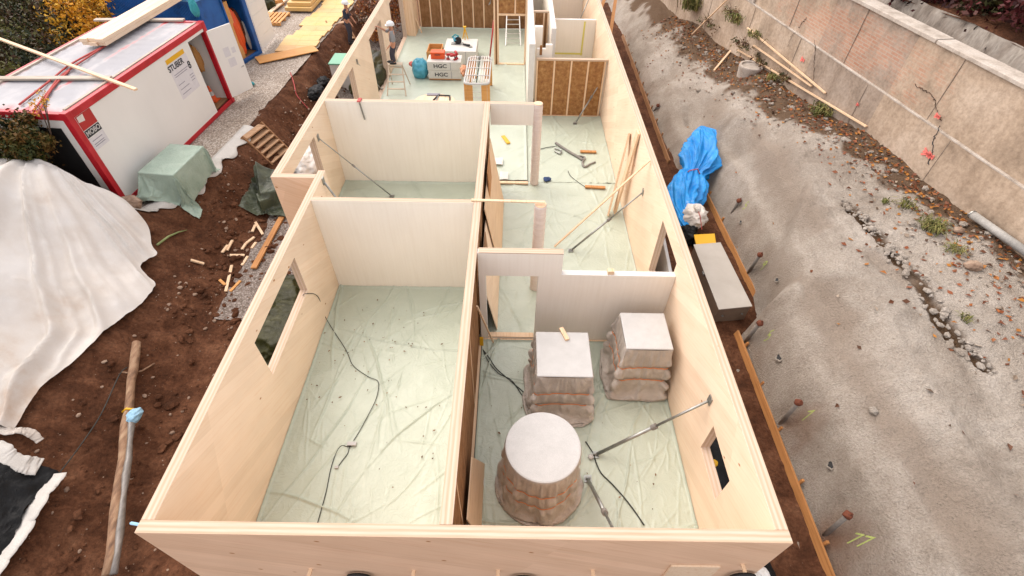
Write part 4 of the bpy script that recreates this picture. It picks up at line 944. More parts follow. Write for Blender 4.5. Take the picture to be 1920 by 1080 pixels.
dl.add([(q0.x, q0.y, zb), (q1.x, q1.y, zb), (q1.x+nn.x, q1.y+nn.y, zb), (q0.x+nn.x, q0.y+nn.y, zb), (q0.x, q0.y, zt-.03), (q1.x, q1.y, zt-.03), (q1.x+nn.x, q1.y+nn.y, zt-.03), (q0.x+nn.x, q0.y+nn.y, zt-.03)],
       [(3, 2, 1, 0), (4, 5, 6, 7), (0, 1, 5, 4), (1, 2, 6, 5), (2, 3, 7, 6), (3, 0, 4, 7)])
door = dl.xform(Mc).build('door', 'cont_white', con, bevel=.008)
def doorpt(s, z, off): return Mc @ Vector((q0.x+(q1.x-q0.x)*s-nn.x/.04*off, q0.y+(q1.y-q0.y)*s-nn.y/.04*off, z))
mb = MB()
for s0, s1, z0, z1 in ((.35, .6, 1.45, 1.75), (.4, .7, 1.1, 1.38), (.68, .84, 1.5, 1.68)):
    mb.quad([doorpt(s0, z0, .003), doorpt(s1, z0, .003), doorpt(s1, z1, .003), doorpt(s0, z1, .003)])
mb.build('notice', 'paper', door)
mb = MB().box(0, .03, 0, .12, 0, .03); p = doorpt(.9, 1.0, .03); MB().tube([doorpt(.9, 1.0, .0), doorpt(.9, 1.0, .05), doorpt(.78, 1.0, .05)], .012, 8).build('handle', 'steel', door)
# company signs on the wall
def cquad(name, mat, pts, off=.004, parent=con): return MB().quad([Mc @ Vector((-.012+off, p[0], p[1])) for p in pts]).build(name, mat, parent)
a, b = cloc(312, 119), cloc(345, 96)
sg = cquad('sign_bar', 'yellow', [(a.y, a.z-.06), (b.y, a.z-.06), (b.y, a.z+.07), (a.y, a.z+.07)])
a0 = a
rotc = frame3(cdir, (0, 0, 1)); w_ = b.y-a.y
cquad('notice', 'paper', [(a.y, a.z-1.12), (b.y+.05, a.z-1.12), (b.y+.05, a.z-.075), (a.y, a.z-.075)], .002)
text('sign_lettering', 'STUBER', .235, 'ink', Mc @ Vector((-.006, a.y+w_*.37, a.z-.20)), rotc, con, .002)
text('sign_lettering', '8', .3, 'ink', Mc @ Vector((-.006, a.y+w_*.98, a.z-.42)), rotc, con, .002)
mb = MB()
for k, (s0, s1, z) in enumerate(((.1, .9, .40), (.1, .8, .46), (.1, .45, .70), (.1, .6, .84), (.1, .6, .98), (.78, 1.0, .66), (.78, 1.0, .74), (.78, .98, .82))):
    mb.quad([Mc @ Vector((-.007, a.y+w_*s_, a.z-zz)) for s_, zz in ((s0, z+.02), (s1, z+.02), (s1, z), (s0, z))])
mb.build('small_print', 'inkgrey', con)
a, b = cloc(133, 226), cloc(153, 217); c_ = cloc(172, 245)
y0_, y1_ = .19, .72; ztop = a.z+.0
cquad('sign_bar', 'red', [(y0_, ztop-.36), (y1_, ztop-.36), (y1_, ztop), (y0_, ztop)])
cquad('sign_bar', 'ink', [(y0_, ztop-.56), (y1_, ztop-.56), (y1_, ztop-.375), (y0_, ztop-.375)])
text('sign_lettering', 'MOBO', .165, 'white', Mc @ Vector((-.005, (y0_+y1_)/2, ztop-.468)), rotc, con, .002)
cquad('sign_mark', 'dirtyfilm', [(y0_+.02, ztop-.15), (y0_+.22, ztop-.18), (y0_+.25, ztop-.02), (y0_+.04, ztop-.02)], .006)
cquad('notice', 'paper', [(y0_, ztop-.9), (y1_, ztop-.9), (y1_, ztop-.58), (y0_, ztop-.58)])
mb = MB()
for z in (.66, .75, .8): mb.quad([Mc @ Vector((-.006, yy, ztop-z-zz)) for yy, zz in ((y0_+.06, .02), (y1_-.1, .02), (y1_-.1, 0), (y0_+.06, 0))])
mb.build('small_print', 'inkgrey', con)
# things standing inside the door
pc = Mc @ Vector((-.55, (ya+yb)/2+.28, .14))
t = thing('traffic_cone', 'small orange and white traffic cone inside the container door', 'cone', pc)
MB().box(pc.x-.17, pc.x+.17, pc.y-.17, pc.y+.17, pc.z, pc.z+.03).build('base', 'orange', t, bevel=.008)
MB().lathe([(.13, .03), (.095, .2)], 20, pc).build('cone_body', 'orange', t); MB().lathe([(.094, .201), (.07, .34)], 20, pc).build('white_band', 'white', t)
MB().lathe([(.069, .341), (.035, .52), (.02, .53)], 20, pc).build('cone_body', 'orange', t)
for dx_, dy_, h_, mt, lab in ((-.9, .1, 1.9, 'dirtyfilm', 'pale jacket hanging inside the container door'), (-.6, .45, 1.55, 'brownpaper', 'brown bag hanging inside the container door')):
    p = Mc @ Vector((dx_, (ya+yb)/2+dy_-.1, h_)); soft('hanging_clothes', lab, 'clothes', p, (.16, .2, .45), int(h_*10), mt)
# on the roof
RZ = Cb.z+CH+.03
def roofpt(px, py, z): return at(px, py, z)
for (p, q, lab) in (((-10, 147), (207, 146), 'grey weathered plank across the near end of the red container roof'), ((178, 37), (345, 37), 'grey weathered plank across the far end of the red container roof')):
    a, b = at(*p, RZ+.035), at(*q, RZ+.035); b = b.copy(); d = (b-a); 
    tag(MB().bar(a, b, .18, .05).build('roof_plank', 'grey_board', bevel=.004), lab, 'plank', 'grey planks on the container roof')
a, b = at(-30, 62, RZ+.13), at(255, 168, RZ+.09)
lath('timber_lath', 'long pale lath lying over the red container roof and sticking out past its edge', a, b, .09, .05)
za = RZ+.08; n0, n1 = at(146, 72, za+.2), at(194, 72, za+.2); f0, f1 = at(268, -4, za+.2), at(338, -4, za+.2)
dirv = ((f0+f1)/2-(n0+n1)/2).normalized(); sidev = Vector((dirv.y, -dirv.x, 0)); base = n0.copy(); wid = (n1-n0).dot(sidev)
k = 0
for j in range(2):
    for i in range(3):
        o0 = base+sidev*(wid*(i+.5)/3)+dirv*(.0 if (i+j) % 2 else .05); o0.z = za+.05+.1*j
        tag(MB().bar(o0, o0+dirv*6.0, wid/3-.006, .097).build('timber_beam', 'beam', bevel=.004),
            ('upper ' if j else 'lower ')+('left', 'middle', 'right')[i]+' pale beam of the stack on the red container roof', 'beam', 'beams stacked on the container roof')
c_ = MB()
for pts in (((36, 196), (95, 150), (133, 120), (196, 86)), ((62, 208), (92, 170), (120, 138), (200, 84)), ((70, 215), (96, 168), (130, 132))):
    c_.tube(smoothline([at(a, b, RZ+.02) for a, b in pts], 5), .025, 5)
tag(c_.build('lashing_strap', 'redbrown', smooth=True), 'faded red lashing straps crossing the container roof', 'strap')

# ------------------------------------------------------------------ blue container with open door
Bb = Vector((-11.36, 19.45, .93)); bdir = Vector((.234, .972, 0)).normalized(); bn = Vector((bdir.y, -bdir.x, 0))
Mb = Matrix.Translation(Bb) @ Matrix((bn, bdir, Vector((0, 0, 1)))).transposed().to_4x4(); Mbi = Mb.inverted()
def bl(px, py): return Mbi @ onplane(px, py, Bb, bn)
blue = thing('storage_container', 'blue storage container with its front door standing open', 'container', Bb)
o0, o1 = bl(456, 117), bl(483, 96); ye = bl(492, 98).y; HB = 2.65
def bb(name, mat, boxes, bevel=0, parent=blue): return cb(name, mat, boxes, parent, bevel, Mb)
bb('wall', 'cont_blue', [(-.05, 0, -.0, o0.y, .0, HB), (-.05, 0, o1.y, ye, 0, HB), (-.05, 0, o0.y, o1.y, 0, .17), (-.05, 0, o0.y, o1.y, 2.45, HB)])
bb('door_frame', 'cont_blue', [(.002, .05, o0.y-.07, o0.y, .1, HB), (.002, .05, o1.y, o1.y+.07, .1, HB), (.002, .05, o0.y, o1.y, .1, .17)], .006)
mb = MB(); n_ = 60; 
for k in range(n_): mb.box(-4.0+k*4.0/n_, -4.0+(k+.55)*4.0/n_, -.025, .0, .05, HB-.1)
mb.box(-4.0, -.0, .001, .04, 0, HB); mb.xform(Mb).build('end_wall', 'cont_blue', blue)
bb('top_rail', plain('pale_blue_paint', '#5C9CCB', .5), [(-4.05, .02, -.04, .06, HB+.002, HB+.10), (-.06, .02, .061, ye, HB+.002, HB+.10)])
bb('roof', 'cont_blue', [(-4.0, -.07, .07, ye, HB+.003, HB+.05)])
bb('far_wall', 'cont_blue', [(-4.0, -.051, ye-.05, ye, 0, HB)]); bb('floor', 'old_board', [(-4.0, -.051, .05, ye-.06, 0, .1)]); bb('back_wall', 'cont_blue', [(-4.05, -4.001, .05, ye, 0, HB)])
bb('shelf', 'osb', [(-.9, -.2, o0.y+.1, o0.y+.5, .1, 2.2)]); bb('shelf', 'osb', [(-1.6, -1.2, o0.y, o1.y, .9, 1.0), (-1.6, -1.2, o0.y, o1.y, 1.6, 1.7)])
dr = MB()
for k in range(6): dr.box(0, .035, ye+.03, ye+1.62, .12+k*.42, .12+k*.42+.412)
wd = dr.xform(Mb @ Matrix.Translation((0, ye, 0)) @ Matrix.Rotation(R(13.5), 4, 'Z') @ Matrix.Translation((0, -ye, 0))).build('door', 'cont_white', blue, bevel=.004)
pb = Mb @ Vector((-.35, o0.y+.62, .1))
soft('tool_bag', 'orange rolled hose heap just inside the blue container door', 'hose', pb+Vector((0, 0, .9)), (.2, .25, .8), 5, 'orange')
soft('tool_bag', 'dark red bundle beside the orange heap in the blue container', 'bundle', pb+Vector((-.1, .45, 1.0)), (.2, .22, .7), 8, 'rust')
soft('tool_bag', 'grey roll standing inside the blue container door', 'roll', pb+Vector((.05, .62, .6)), (.1, .1, .5), 9, 'dirtyfilm')
p = onplane(364, 14, Mc @ Vector((0, CL+.25, 0)), cdir); soft('work_jacket', 'teal jacket hung at the far roof corner of the red container', 'jacket', (p.x, p.y, p.z), (.13, .12, .26), 6, 'glove')
p = at(462, 160, .96); soft('work_glove', 'teal bag lying on the gravel by the open white door', 'bag', (p.x, p.y, 1.02), (.3, .14, .1), 14, 'glove')

# ------------------------------------------------------------------ yard: boardwalk, pallet, stacks, steps
YZ = .955
for k in range(13):
    yy = 22.0+k*.62; q = MB()
    x1 = edge_x(yy)-.1+.06*math.sin(k*2.1); x0 = x1-1.5-.12*math.sin(k*1.3)
    q.box(x0, x0+.73, yy, yy+.61, YZ, YZ+.045); q.box(x0+.735, x1, yy+.004, yy+.608, YZ, YZ+.045)
    o = q.build('walkway_panel', 'yellow_board' if k % 4 else 'orange_walk', bevel=.003)
    tag(o, 'yellow formwork panel in the walkway along the excavation edge', 'panel', 'panels of the yellow walkway')
a, b = at(482, 113, YZ+.05), at(592, 90, YZ+.06)
lath('ramp_board', 'orange plywood ramp board at the near end of the yellow walkway', a, b, .75, .03, 'osb', 'board')
t = thing('wooden_pallet', 'small wooden pallet lying on the gravel yard', 'pallet', at(514, 36, YZ))
pp = at(514, 38, YZ)
for k in range(6): MB().box(pp.x-.5+k*.19, pp.x-.5+k*.19+.11, pp.y-.75, pp.y+.75, YZ+.11, YZ+.14).build('slat', 'osb', t)
for k in range(3): MB().box(pp.x-.5, pp.x+.56, pp.y-.74+k*.68, pp.y-.64+k*.68, YZ, YZ+.108).build('bearer', 'osb', t)
for k, (z, s_) in enumerate(((0, 0), (.17, .05), (.34, .12))):
    a, b = at(536, 24, YZ), at(588, 22, YZ)
    o = MB().box(a.x+s_*2, b.x-s_, a.y+s_*4, a.y+3.6, YZ+.08+z, YZ+.08+z+.155).build('formwork_panel_stack', 'yellow_board', bevel=.006)
    tag(o, ('bottom', 'middle', 'top')[k]+' layer of the yellow formwork stack at the back of the yard', 'panel stack', 'layers of the yellow stack')
a, b = at(500, 28, YZ+.1), at(540, -5, YZ+.1); lath('timber_board', 'pale plank lying on the gravel beside the yellow stack', a, b, .2, .05, 'beam', 'plank')
soft('rubbish_heap', 'dark heap behind the open white door at the yard edge', 'heap', at(500, 8, YZ+.2), (.4, .5, .4), 18, 'olive_tarp')
lath('timber_board', 'orange timber in the background of the yard', at(512, 6, YZ+.1), at(528, 2, YZ+.12), .5, .3, 'osb', 'timber')
M['tread_board'] = wood('trodden_board', '#B59272', '#93704F', 'x', knots=False, stain=.3)
def steps(label, top, bot, w_, n):
    top = Vector(top); bot = Vector(bot); t = thing('wooden_steps', label, 'steps', bot, 'wooden steps down the bank')
    d = (top-bot); hd = Vector((d.x, d.y, 0)).normalized(); s_ = Vector((-hd.y, hd.x, 0))*w_/2
    for q in (-1, 1): MB().bar(bot+s_*q, top+s_*q, .05, .16).build('stringer', 'old_board', t, bevel=.004)
    for k in range(n):
        c0 = bot+d*((k+.6)/n)
        MB().bar(c0-s_*.93, c0+s_*.93, .26, .04).build('tread', 'tread_board', t, bevel=.003)
    return t
tp, bt = at(471, 243, 1.0), on(527, 299, ground_z)
steps('weathered wooden steps down the soil bank opposite the jog of the house', tp, (bt.x, bt.y, bt.z+.05), 1.0, 6)
tp = (at(618, 45, .95)+at(640, 35, .95))/2; bt = (at(655, 70, 0)+at(635, 90, 0))/2
steps('weathered wooden steps at the far end beside the yellow walkway', (tp.x, tp.y, 1.0), (-7.25, 23.6, -.3), .9, 6)

# ------------------------------------------------------------------ tarps and fleece on the left
Rg = [(-10.05, 10.55), (-9.5, 10.15), *[tuple(on(a, b, ground_z)[:2]) for a, b in ((292, 470), (299, 484), (272, 508), (284, 528), (299, 545), (272, 578), (238, 606), (180, 655), (120, 708), (75, 752), (35, 812))]]
Lf = [(-13.2, 10.75), (-13.3, 10.2), (-13.4, 9.6), (-13.5, 9.0), (-13.5, 8.3), (-13.5, 7.6), (-13.4, 6.8), (-13.2, 6.0), (-12.9, 5.2), (-12.4, 4.7), (-11.5, 4.3)]
n = 150; Rc, Lc = curve(Rg, n), curve(Lf, n); u = np.linspace(0, 1, 130)
Pxy = Lc[None]*(1-u)[:, None, None]+Rc[None]*u[:, None, None]
X, Y = Pxy[..., 0], Pxy[..., 1]; V = np.linspace(0, 1, n)[None]+0*X; U = u[:, None]+0*X
th = np.arctan2(-(Y-10.9), X+11.6); ra = np.hypot(Y-10.9, X+11.6)
wq = th*6.5+.9*fbm(X*.45, Y*.45, 3, 301)
sag = .24*(1-np.abs(vnoise(wq*1.0, U*.9, 303))*4)+.12*(1-np.abs(vnoise(wq*2.3, U*1.3+3, 305))*4)+.12*fbm(X*.6, Y*.9, 2, 307)
sag = sag*np.clip(ra/3.2, .12, 1.1)*np.clip(.35+U, 0, 1)*sm((1-U)*9+.25)
zb_ = ground_z(X, Y); Zf = zb_
for _ in range(14): Zf = np.maximum(zb_, (np.roll(Zf, 1, 0)+np.roll(Zf, -1, 0)+np.roll(Zf, 1, 1)+np.roll(Zf, -1, 1))/4) if False else Zf
G0 = (zb_+ground_z(X+.25, Y)+ground_z(X-.25, Y)+ground_z(X, Y+.25)+ground_z(X, Y-.25)+ground_z(X+.45, Y+.3)+ground_z(X-.45, Y-.3))/7
Zf = np.maximum(G0+.16+np.maximum(sag, -.1), zb_+.03)
# the cloth spans hollows of the heap
mk = .85+.5*fbm(X*.5, Y*.5, 3, 307)+.5*sm((V-.5)/.45)
drape(np.stack([X, Y, Zf], -1), 'fleece_sheet', 'fleece', 'large white fleece sheet draped over a soil heap beside the container', 'fleece sheet', mk)
def patch(pts, nu, nv, fn, lift, seed, amp, name, mat, label, cat, cell=3.0, rid=.6):
    """sheet over a quad of ground points given in order near-left, near-right, far-right, far-left"""
    a, b, c, d = [np.array(p[:2]) for p in pts]; U, V = np.meshgrid(np.linspace(0, 1, nu), np.linspace(0, 1, nv), indexing='ij')
    Q = (1-U)[..., None]*(1-V)[..., None]*a+U[..., None]*(1-V)[..., None]*b+U[..., None]*V[..., None]*c+(1-U)[..., None]*V[..., None]*d
    Q = Q+.10*np.stack([fbm(U*5+seed, V*5, 3, seed), fbm(U*5, V*5+seed, 3, seed+1)], -1)
    X, Y = Q[..., 0], Q[..., 1]
    Z = fn(X, Y)+lift+amp*np.maximum(fbm(X*cell*.5, Y*cell*.5, 3, seed+2)+rid*ridge(X*cell, Y*cell*.8, 3, seed+3)*.5, -.1)
    return tag(MB().sheet(np.stack([X, Y, Z], -1)).build(name, mat, smooth=True), label, cat)
G = lambda x, y: ground_z(x, y)
q = [on(*p, ground_z) for p in ((-60, 1130), (10, 1060), (112, 892), (-30, 830))]
patch(q, 60, 60, G, .10, 311, .02, 'black_sheet', 'black_film', 'black plastic sheet lying on the soil at the lower left', 'plastic sheet', 1.6, .3)
def ribbon(pts, w_, name, mat, label, cat, lift=.07, seed=1, fn=ground_z):
    q = curve(pts, 60); P = []
    W = [on(a, b, fn) for a, b in q]
    for i, p in enumerate(W):
        d = (W[min(i+1, 59)]-W[max(i-1, 0)]); d.z = 0; d.normalize(); s_ = Vector((-d.y, d.x, 0)); ww = w_*(1+.12*math.sin(i*.21+seed)+.05*math.sin(i*.9))
        r_ = [p+s_*(t*ww) for t in (-.5, -.25, 0, .25, .5)]
        P.append([(v.x, v.y, float(fn(np.array([v.x]), np.array([v.y]))[0])+lift) for j, v in enumerate(r_)])
    P = np.array(P); zz = P[..., 2].copy()
    for _ in range(12): zz[1:-1] = (zz[:-2]+zz[1:-1]+zz[2:])/3; zz[:] = zz.mean(1, keepdims=True)*.6+zz*.4
    P[..., 2] = np.maximum(zz+.04, P[..., 2]-lift+.02)
    return tag(MB().sheet(P).build(name, mat, smooth=True, thick=.006), label, cat)
ribbon([(118, 895), (85, 940), (50, 1000), (20, 1050), (-10, 1090)], .30, 'fleece_strip', 'fleece_plain', 'white fleece strip along the edge of the black sheet', 'fleece strip', .10, 1)
ribbon([(-30, 838), (5, 850), (30, 868), (60, 878), (84, 882)], .30, 'fleece_strip', 'fleece_plain', 'torn white fleece strip above the black sheet', 'fleece strip', .10, 3)
ribbon([(5, 812), (30, 818), (52, 816), (72, 822), (88, 836)], .14, 'fleece_strip', 'grey_film', 'torn grey rag at the lower end of the big fleece', 'rag', .14, 5)
tag(MB().tube([on(a, b, ground_z, .05)+Vector((0, 0, .03)) for a, b in curve([(112, 890), (150, 840), (190, 780), (225, 705), (240, 690)], 24)], .011, 5).build('thin_cable', 'cable', smooth=True), 'thin black cable running up the soil from the black sheet', 'cable')
# geotextile edge along the gravel yard
q = [(-10.35, 10.75), (-10.0, 10.7), (-9.85, 11.0), (-9.6, 11.6), (-9.25, 12.6), (-9.12, 13.3), (-8.98, 14.6), (-8.9, 15.6)]
q = curve(q, 90); P = []
for i, (x, y) in enumerate(q):
    d = q[min(i+1, 89)]-q[max(i-1, 0)]; d = d/np.hypot(*d); s_ = np.array([d[1], -d[0]]); r_ = []
    for t in (-.22, -.1, .02, .12+.05*math.sin(i*.7), .2+.09*math.sin(i*.43)):
        X_, Y_ = x+s_[0]*t, y+s_[1]*t; r_.append((X_, Y_, max(float(ground_z(np.array([X_]), np.array([Y_]))[0]), .55)+.06 if t > 0 else .985))
    P.append(r_)
tag(MB().sheet(np.array(P)).build('geotextile_edge', 'fleece_plain', smooth=True, thick=.008), 'dirty white geotextile edge showing below the gravel yard', 'geotextile')
# pale green tarp over a stack in front of the container
a1, a2, a3, a4 = at(272, 318, 1.75), at(335, 330, 1.75), at(400, 285, 1.6), at(308, 275, 1.75)
cx, cy = (a1.x+a2.x+a3.x+a4.x)/4-.16, (a1.y+a2.y+a3.y+a4.y)/4+.10
Pt = TARP_GREEN.copy(); Pt[..., 0] += cx; Pt[..., 1] += cy
lowz = ground_z(Pt[..., 0], Pt[..., 1])-.93; Pt[..., 2] = np.maximum(Pt[..., 2]+np.minimum(lowz, 0)*np.clip(1-Pt[..., 2]/.5, 0, 1), lowz+.04)+.955
o = MB().sheet(Pt).build('tarp_cover', 'green_tarp', smooth=True)
tag(o, 'pale green tarp pulled over a stack in front of the red container', 'tarp')
def GZ(x, y): return float(ground_z(np.array([x]), np.array([y]))[0])
p = at(262, 408, .85); soft('boulder', 'large brown stone at the foot of the red container corner', 'stone', (p.x, p.y, GZ(p.x, p.y)+.12), (.28, .22, .2), 41, 'stone', amp=.3, freq=1.2)
# olive tarps in the gap along the house
Pt = TARP_WINDOW.copy(); Pt[..., 0] = np.minimum(Pt[..., 0]-5.62, -4.66); Pt[..., 1] = np.minimum(Pt[..., 1]+7.2, 9.86); Pt[..., 2] += np.maximum(ground_z(Pt[..., 0], Pt[..., 1])+.02, -.44)
tag(MB().sheet(Pt).build('olive_tarp', 'olive_tarp', smooth=True), 'dark olive tarp crumpled on the ground outside the large window opening', 'tarp')
pj_ = on(508, 372, ground_z); Pt = TARP_JOG.copy()*np.array([.66, .70, 1.55]); Pt[..., 0] = np.minimum(Pt[..., 0]+pj_.x+.1, -5.68); Pt[..., 1] += pj_.y+.1
Pt[..., 2] += np.maximum(ground_z(Pt[..., 0], Pt[..., 1]), pj_.z-.1)+.06
tag(MB().sheet(Pt).build('olive_tarp', 'faded_olive', smooth=True), 'faded olive tarp heap on the soil against the jog of the side wall', 'tarp')
soft('olive_tarp', 'olive tarp heap outside the second side wall opening by the steps', 'tarp', (-6.3, 21.8, .0), (.7, 2.2, .7), 44, 'olive_tarp', amp=.3, nu=60, nv=90)
soft('paper_sack', 'white bags outside the opening beside the jog', 'bag', tuple(at(578, 302, .3)), (.5, .9, .5), 45, 'white_film', amp=.25)
lath('timber_board', 'short orange plank seen through the opening beside the jog', (-6.0, 11.0, .25), (-5.9, 12.2, .55), .16, .05, 'osb', 'plank')
for k in range(4):
    lath('timber_board', ('leftmost', 'second', 'third', 'rightmost')[k]+' orange plank leaning outside the side wall opening by the ladder', (-6.9+.28*k, 15.0, -.2+.1*k), (-6.55+.28*k, 17.4, .75+.05*k), .2, .04, 'osb', 'plank', 'orange planks outside the side wall')
lath('timber_board', 'yellow formwork beam outside the opening behind the worker', (-7.6, 23.0, .35), (-5.7, 22.9, .35), .3, .16, 'yellow_board', 'beam')
p = at(635, 128, .15); t = thing('tool_box', 'pale box with green lid standing on the soil beside the side wall', 'box', (p.x, p.y, GZ(p.x, p.y)))
zb = -.4; MB().box(-7.85, -6.9, 21.4, 22.5, zb, .69).build('body', 'dirtyfilm', t, bevel=.02); MB().box(-7.88, -6.87, 21.37, 22.53, .691, .75).build('lid', plain('green_lid', '#6FA98A', .5), t, bevel=.015)
for (px, py, r_, lab) in ((606, 160, .35, 'upper black bag on the soil bank beside the wall'), (594, 178, .42, 'lower black bag on the soil bank beside the wall')):
    p = on(px, py, ground_z); soft('black_bag', lab, 'bag', (p.x, p.y, p.z+.1), (r_*.8, r_*1.2, .22), int(px), 'black_film')
# offcuts on the soil
offs = [((372, 494), (385, 497)), ((427, 472), (437, 453)), ((418, 476), (428, 462)), ((432, 481), (460, 481)), ((455, 470), (465, 455)), ((462, 459), (478, 447)), ((473, 468), (481, 457)), ((480, 419), (494, 442)), ((474, 437), (480, 424)), ((455, 500), (466, 483)), ((425, 549), (436, 500)), ((433, 549), (452, 529)), ((413, 527), (424, 537)), ((359, 490), (384, 497))]
offl = ['pale offcut alone on the soil nearest the fleece', 'offcut joined end to end with another, far one', 'offcut joined end to end with another, near one', 'offcut lying square across in the middle of the scatter', 'offcut at the gravel edge left of the pair', 'offcut crossing over the one at the gravel edge', 'short offcut right next to the orange board', 'offcut highest up the gravel strip, tilted right', 'offcut leaning by the topmost one', 'thin offcut below the square lying one', 'longest offcut standing out at the near end of the scatter', 'darker offcut crossing the longest one', 'brown stub left of the longest offcut', 'pale offcut apart on the soil towards the fleece']
for i, ((a, b), (c, d)) in enumerate(offs[1:]):
    p, q = on(a, b, ground_z), on(c, d, ground_z); z = max(p.z, q.z)
    p.z += .05; q.z += .05
    if (q-p).length > 1.3: q = p+(q-p).normalized()*1.2
    tag(MB().bar(p, q, .075, .04).build('wood_offcut', 'osb' if i in (10, 11) else 'lath', bevel=.003), offl[i+1], 'offcut', 'offcuts scattered on the soil')
a, b = on(478, 508, ground_z), on(530, 412, ground_z); a.z += .1; b.z += .1
lath('formwork_board', 'orange board lying on the gravel strip along the side wall', a, b, .16, .06, 'orange_board', 'board')
# log beside the front corner
a, b = on(262, 650, ground_z), on(224, 1090, ground_z)
a.z += .14; b.z += .35; t = thing('log_pole', 'long peeled log partly wrapped in film lying on the soil by the front corner', 'log', a)
pts = [a.lerp(b, k/14)+Vector((.012*math.sin(k*1.7), 0, .015*math.sin(k*2.3))) for k in range(15)]
MB().tube(pts, [.085+.008*math.sin(k*1.3) for k in range(15)], 14).build('log', 'log', t, smooth=True)
pw = [p+Vector((.10, .02, .0)) for p in pts[5:]]
MB().tube(pw, [.06+.012*math.sin(k*2.1) for k in range(len(pw))], 10).build('film_roll', 'clearfilm', t, smooth=True)
p = pts[5]; MB().tube([p+Vector((-.1, -.03, .02)), p+Vector((0, 0, .1)), p+Vector((.16, .03, .02))], .025, 8).build('yellow_tie', 'yellow', t, smooth=True)
tag(MB().sheet(blob(p+Vector((.18, -.12, .02)), (.12, .17, .11), 51, .3), closed=True).build('cloth_rag', 'lightblue', smooth=True), 'pale blue rag tied to the log beside the front corner', 'rag')
p = at(247, 982, 2.0); MB().tube([aty(246, 981, 2.25), aty(262, 984, 2.2)], .02, 6).build('tie', 'lightblue', t)
# grass stalk and roots on the soil
tag(MB().tube([on(a, b, ground_z, .02)+Vector((0, 0, .05)) for a, b in ((296, 462), (318, 446), (336, 438), (352, 434))], [.03, .03, .02, .008], 6).build('plant_stalk', noisemat('green_stalk', ['#6E7A46', '#8A9460'], 5), smooth=True), 'single green plant stalk lying on the soil by the fleece', 'plant')
tag(MB().tube([on(a, b, ground_z, .02)+Vector((0, 0, .05)) for a, b in ((230, 700), (244, 702), (268, 698), (292, 684))], .018, 6).build('tree_root', 'log', smooth=True), 'thin root sticking out of the soil beside the log', 'root')

# scattered stones and clods (too many to count)
def scatter(name, mat, label, fn, pts, smin, smax, seed, cat='stones', sub=1):
    rr = random.Random(seed); mb = MB(); mk = []
    bm = bmesh.new(); bmesh.ops.create_icosphere(bm, subdivisions=sub, radius=1); bv = [v.co.copy() for v in bm.verts]; bf = [[v.index for v in f.verts] for f in bm.faces]; bm.free()
    zs = fn(np.array([p[0] for p in pts]), np.array([p[1] for p in pts]))
    for (x, y), z in zip(pts, zs.tolist()):
        s_ = smin*(smax/smin)**(rr.random()**2.2); sc_ = Vector((s_*rr.uniform(.8, 1.4), s_*rr.uniform(.7, 1.2), s_*rr.uniform(.45, .8)))
        rot = Matrix.Rotation(rr.uniform(0, 6.3), 3, 'Z') @ Matrix.Rotation(rr.uniform(-.5, .5), 3, 'X')
        mb.add([rot @ Vector((v.x*sc_.x*rr.uniform(.8, 1.2), v.y*sc_.y*rr.uniform(.8, 1.2), v.z*sc_.z))+Vector((x, y, z+sc_.z*.35)) for v in bv], bf)
    return tag(mb.build(name, mat, smooth=False), label, cat, kind='stuff')
rr = random.Random(5); pts = []
while len(pts) < 1500:
    y = rr.uniform(1.2, 24); x = float(edge_x(y))+rr.uniform(-1.2, 3.6)
    if -13 < x < -5.75 and (y < 10.5 or x > float(edge_x(y))+.35) and not (x < -8.75 and y < 11.2) and rr.random() < (1.0 if y > 8 else .30): pts.append((x, y))
scatter('soil_stones', 'stone', 'small stones and clods strewn over the brown soil bank', ground_z, pts, .010, .06, 3)
scatter('soil_clods', 'soil', 'crumbly soil clods on the bank', ground_z, [(p[0]+rr.uniform(-.0, .5), min(p[1]+rr.uniform(-.3, .3), 26)) for p in pts if p[0] < -6.3], .03, .13, 4, 'clods')

# ------------------------------------------------------------------ right: retaining walls
wd_ = Vector((-.15, 1, 0)).normalized(); wn_ = Vector((-wd_.y, wd_.x, 0))      # wn_ faces the house
W0 = Vector((12.0, 0, 0))
Mw = Matrix.Translation(W0) @ Matrix((wn_*-1, wd_, Vector((0, 0, 1)))).transposed().to_4x4()   # local x into the bank, y along
ZM, ZT = 3.50, 5.0
def wallface(x, y0, y1, z0, z1, seed, name, mat, parent, step=.09, amp=.02, mask=None, tilt=0.0):
    ys = np.linspace(y0, y1, int((y1-y0)/step)); zs = np.linspace(z0, z1, max(3, int((z1-z0)/step))); Y, Z = np.meshgrid(ys, zs, indexing='ij')
    X = x+tilt*(Z-z0)+amp*fbm(Y*1.1, Z*1.1, 5, seed)
    P = np.stack([X, Y, Z], -1)[::-1]; m = mask(Y, Z)[::-1] if mask else None
    return MB().sheet(P).xform(Mw).build(name, mat, parent, smooth=True, mask=m)
ret = thing('retaining_wall', 'old rendered concrete retaining wall with bare brick patches above the slope', 'retaining wall', W0)
bm_ = lambda Y, Z: 1.05*np.exp(-((Y-15.5)/5.5)**2)*np.clip(1.15-np.abs(Z-4.1)*.55, .3, 1)+.35
wallface(-.06, -2, 46, .8, ZM, 401, 'lower_panel', 'oldconc_plain', ret)
wallface(.0, -2, 46, ZM+.03, ZT, 403, 'upper_panel', 'oldconc', ret, mask=bm_)
MB().box(-.07, .02, -2, 46, ZM-.02, ZM+.028).xform(Mw).build('ledge', 'coping', ret, bevel=.012)
MB().box(.02, .4, -2, 46, .8, ZT-.002).xform(Mw).build('core', 'oldconc_plain', ret)
y = -2.0; k = 0
while y < 44:
    ln = (3.1, 2.6, 3.4)[k % 3]
    MB().box(-.06-.005*(k % 2), .42, y, y+ln-.03, ZT, ZT+.09+.008*(k % 2)).xform(Mw).build('coping_stone', 'coping', ret, bevel=.015); y += ln; k += 1
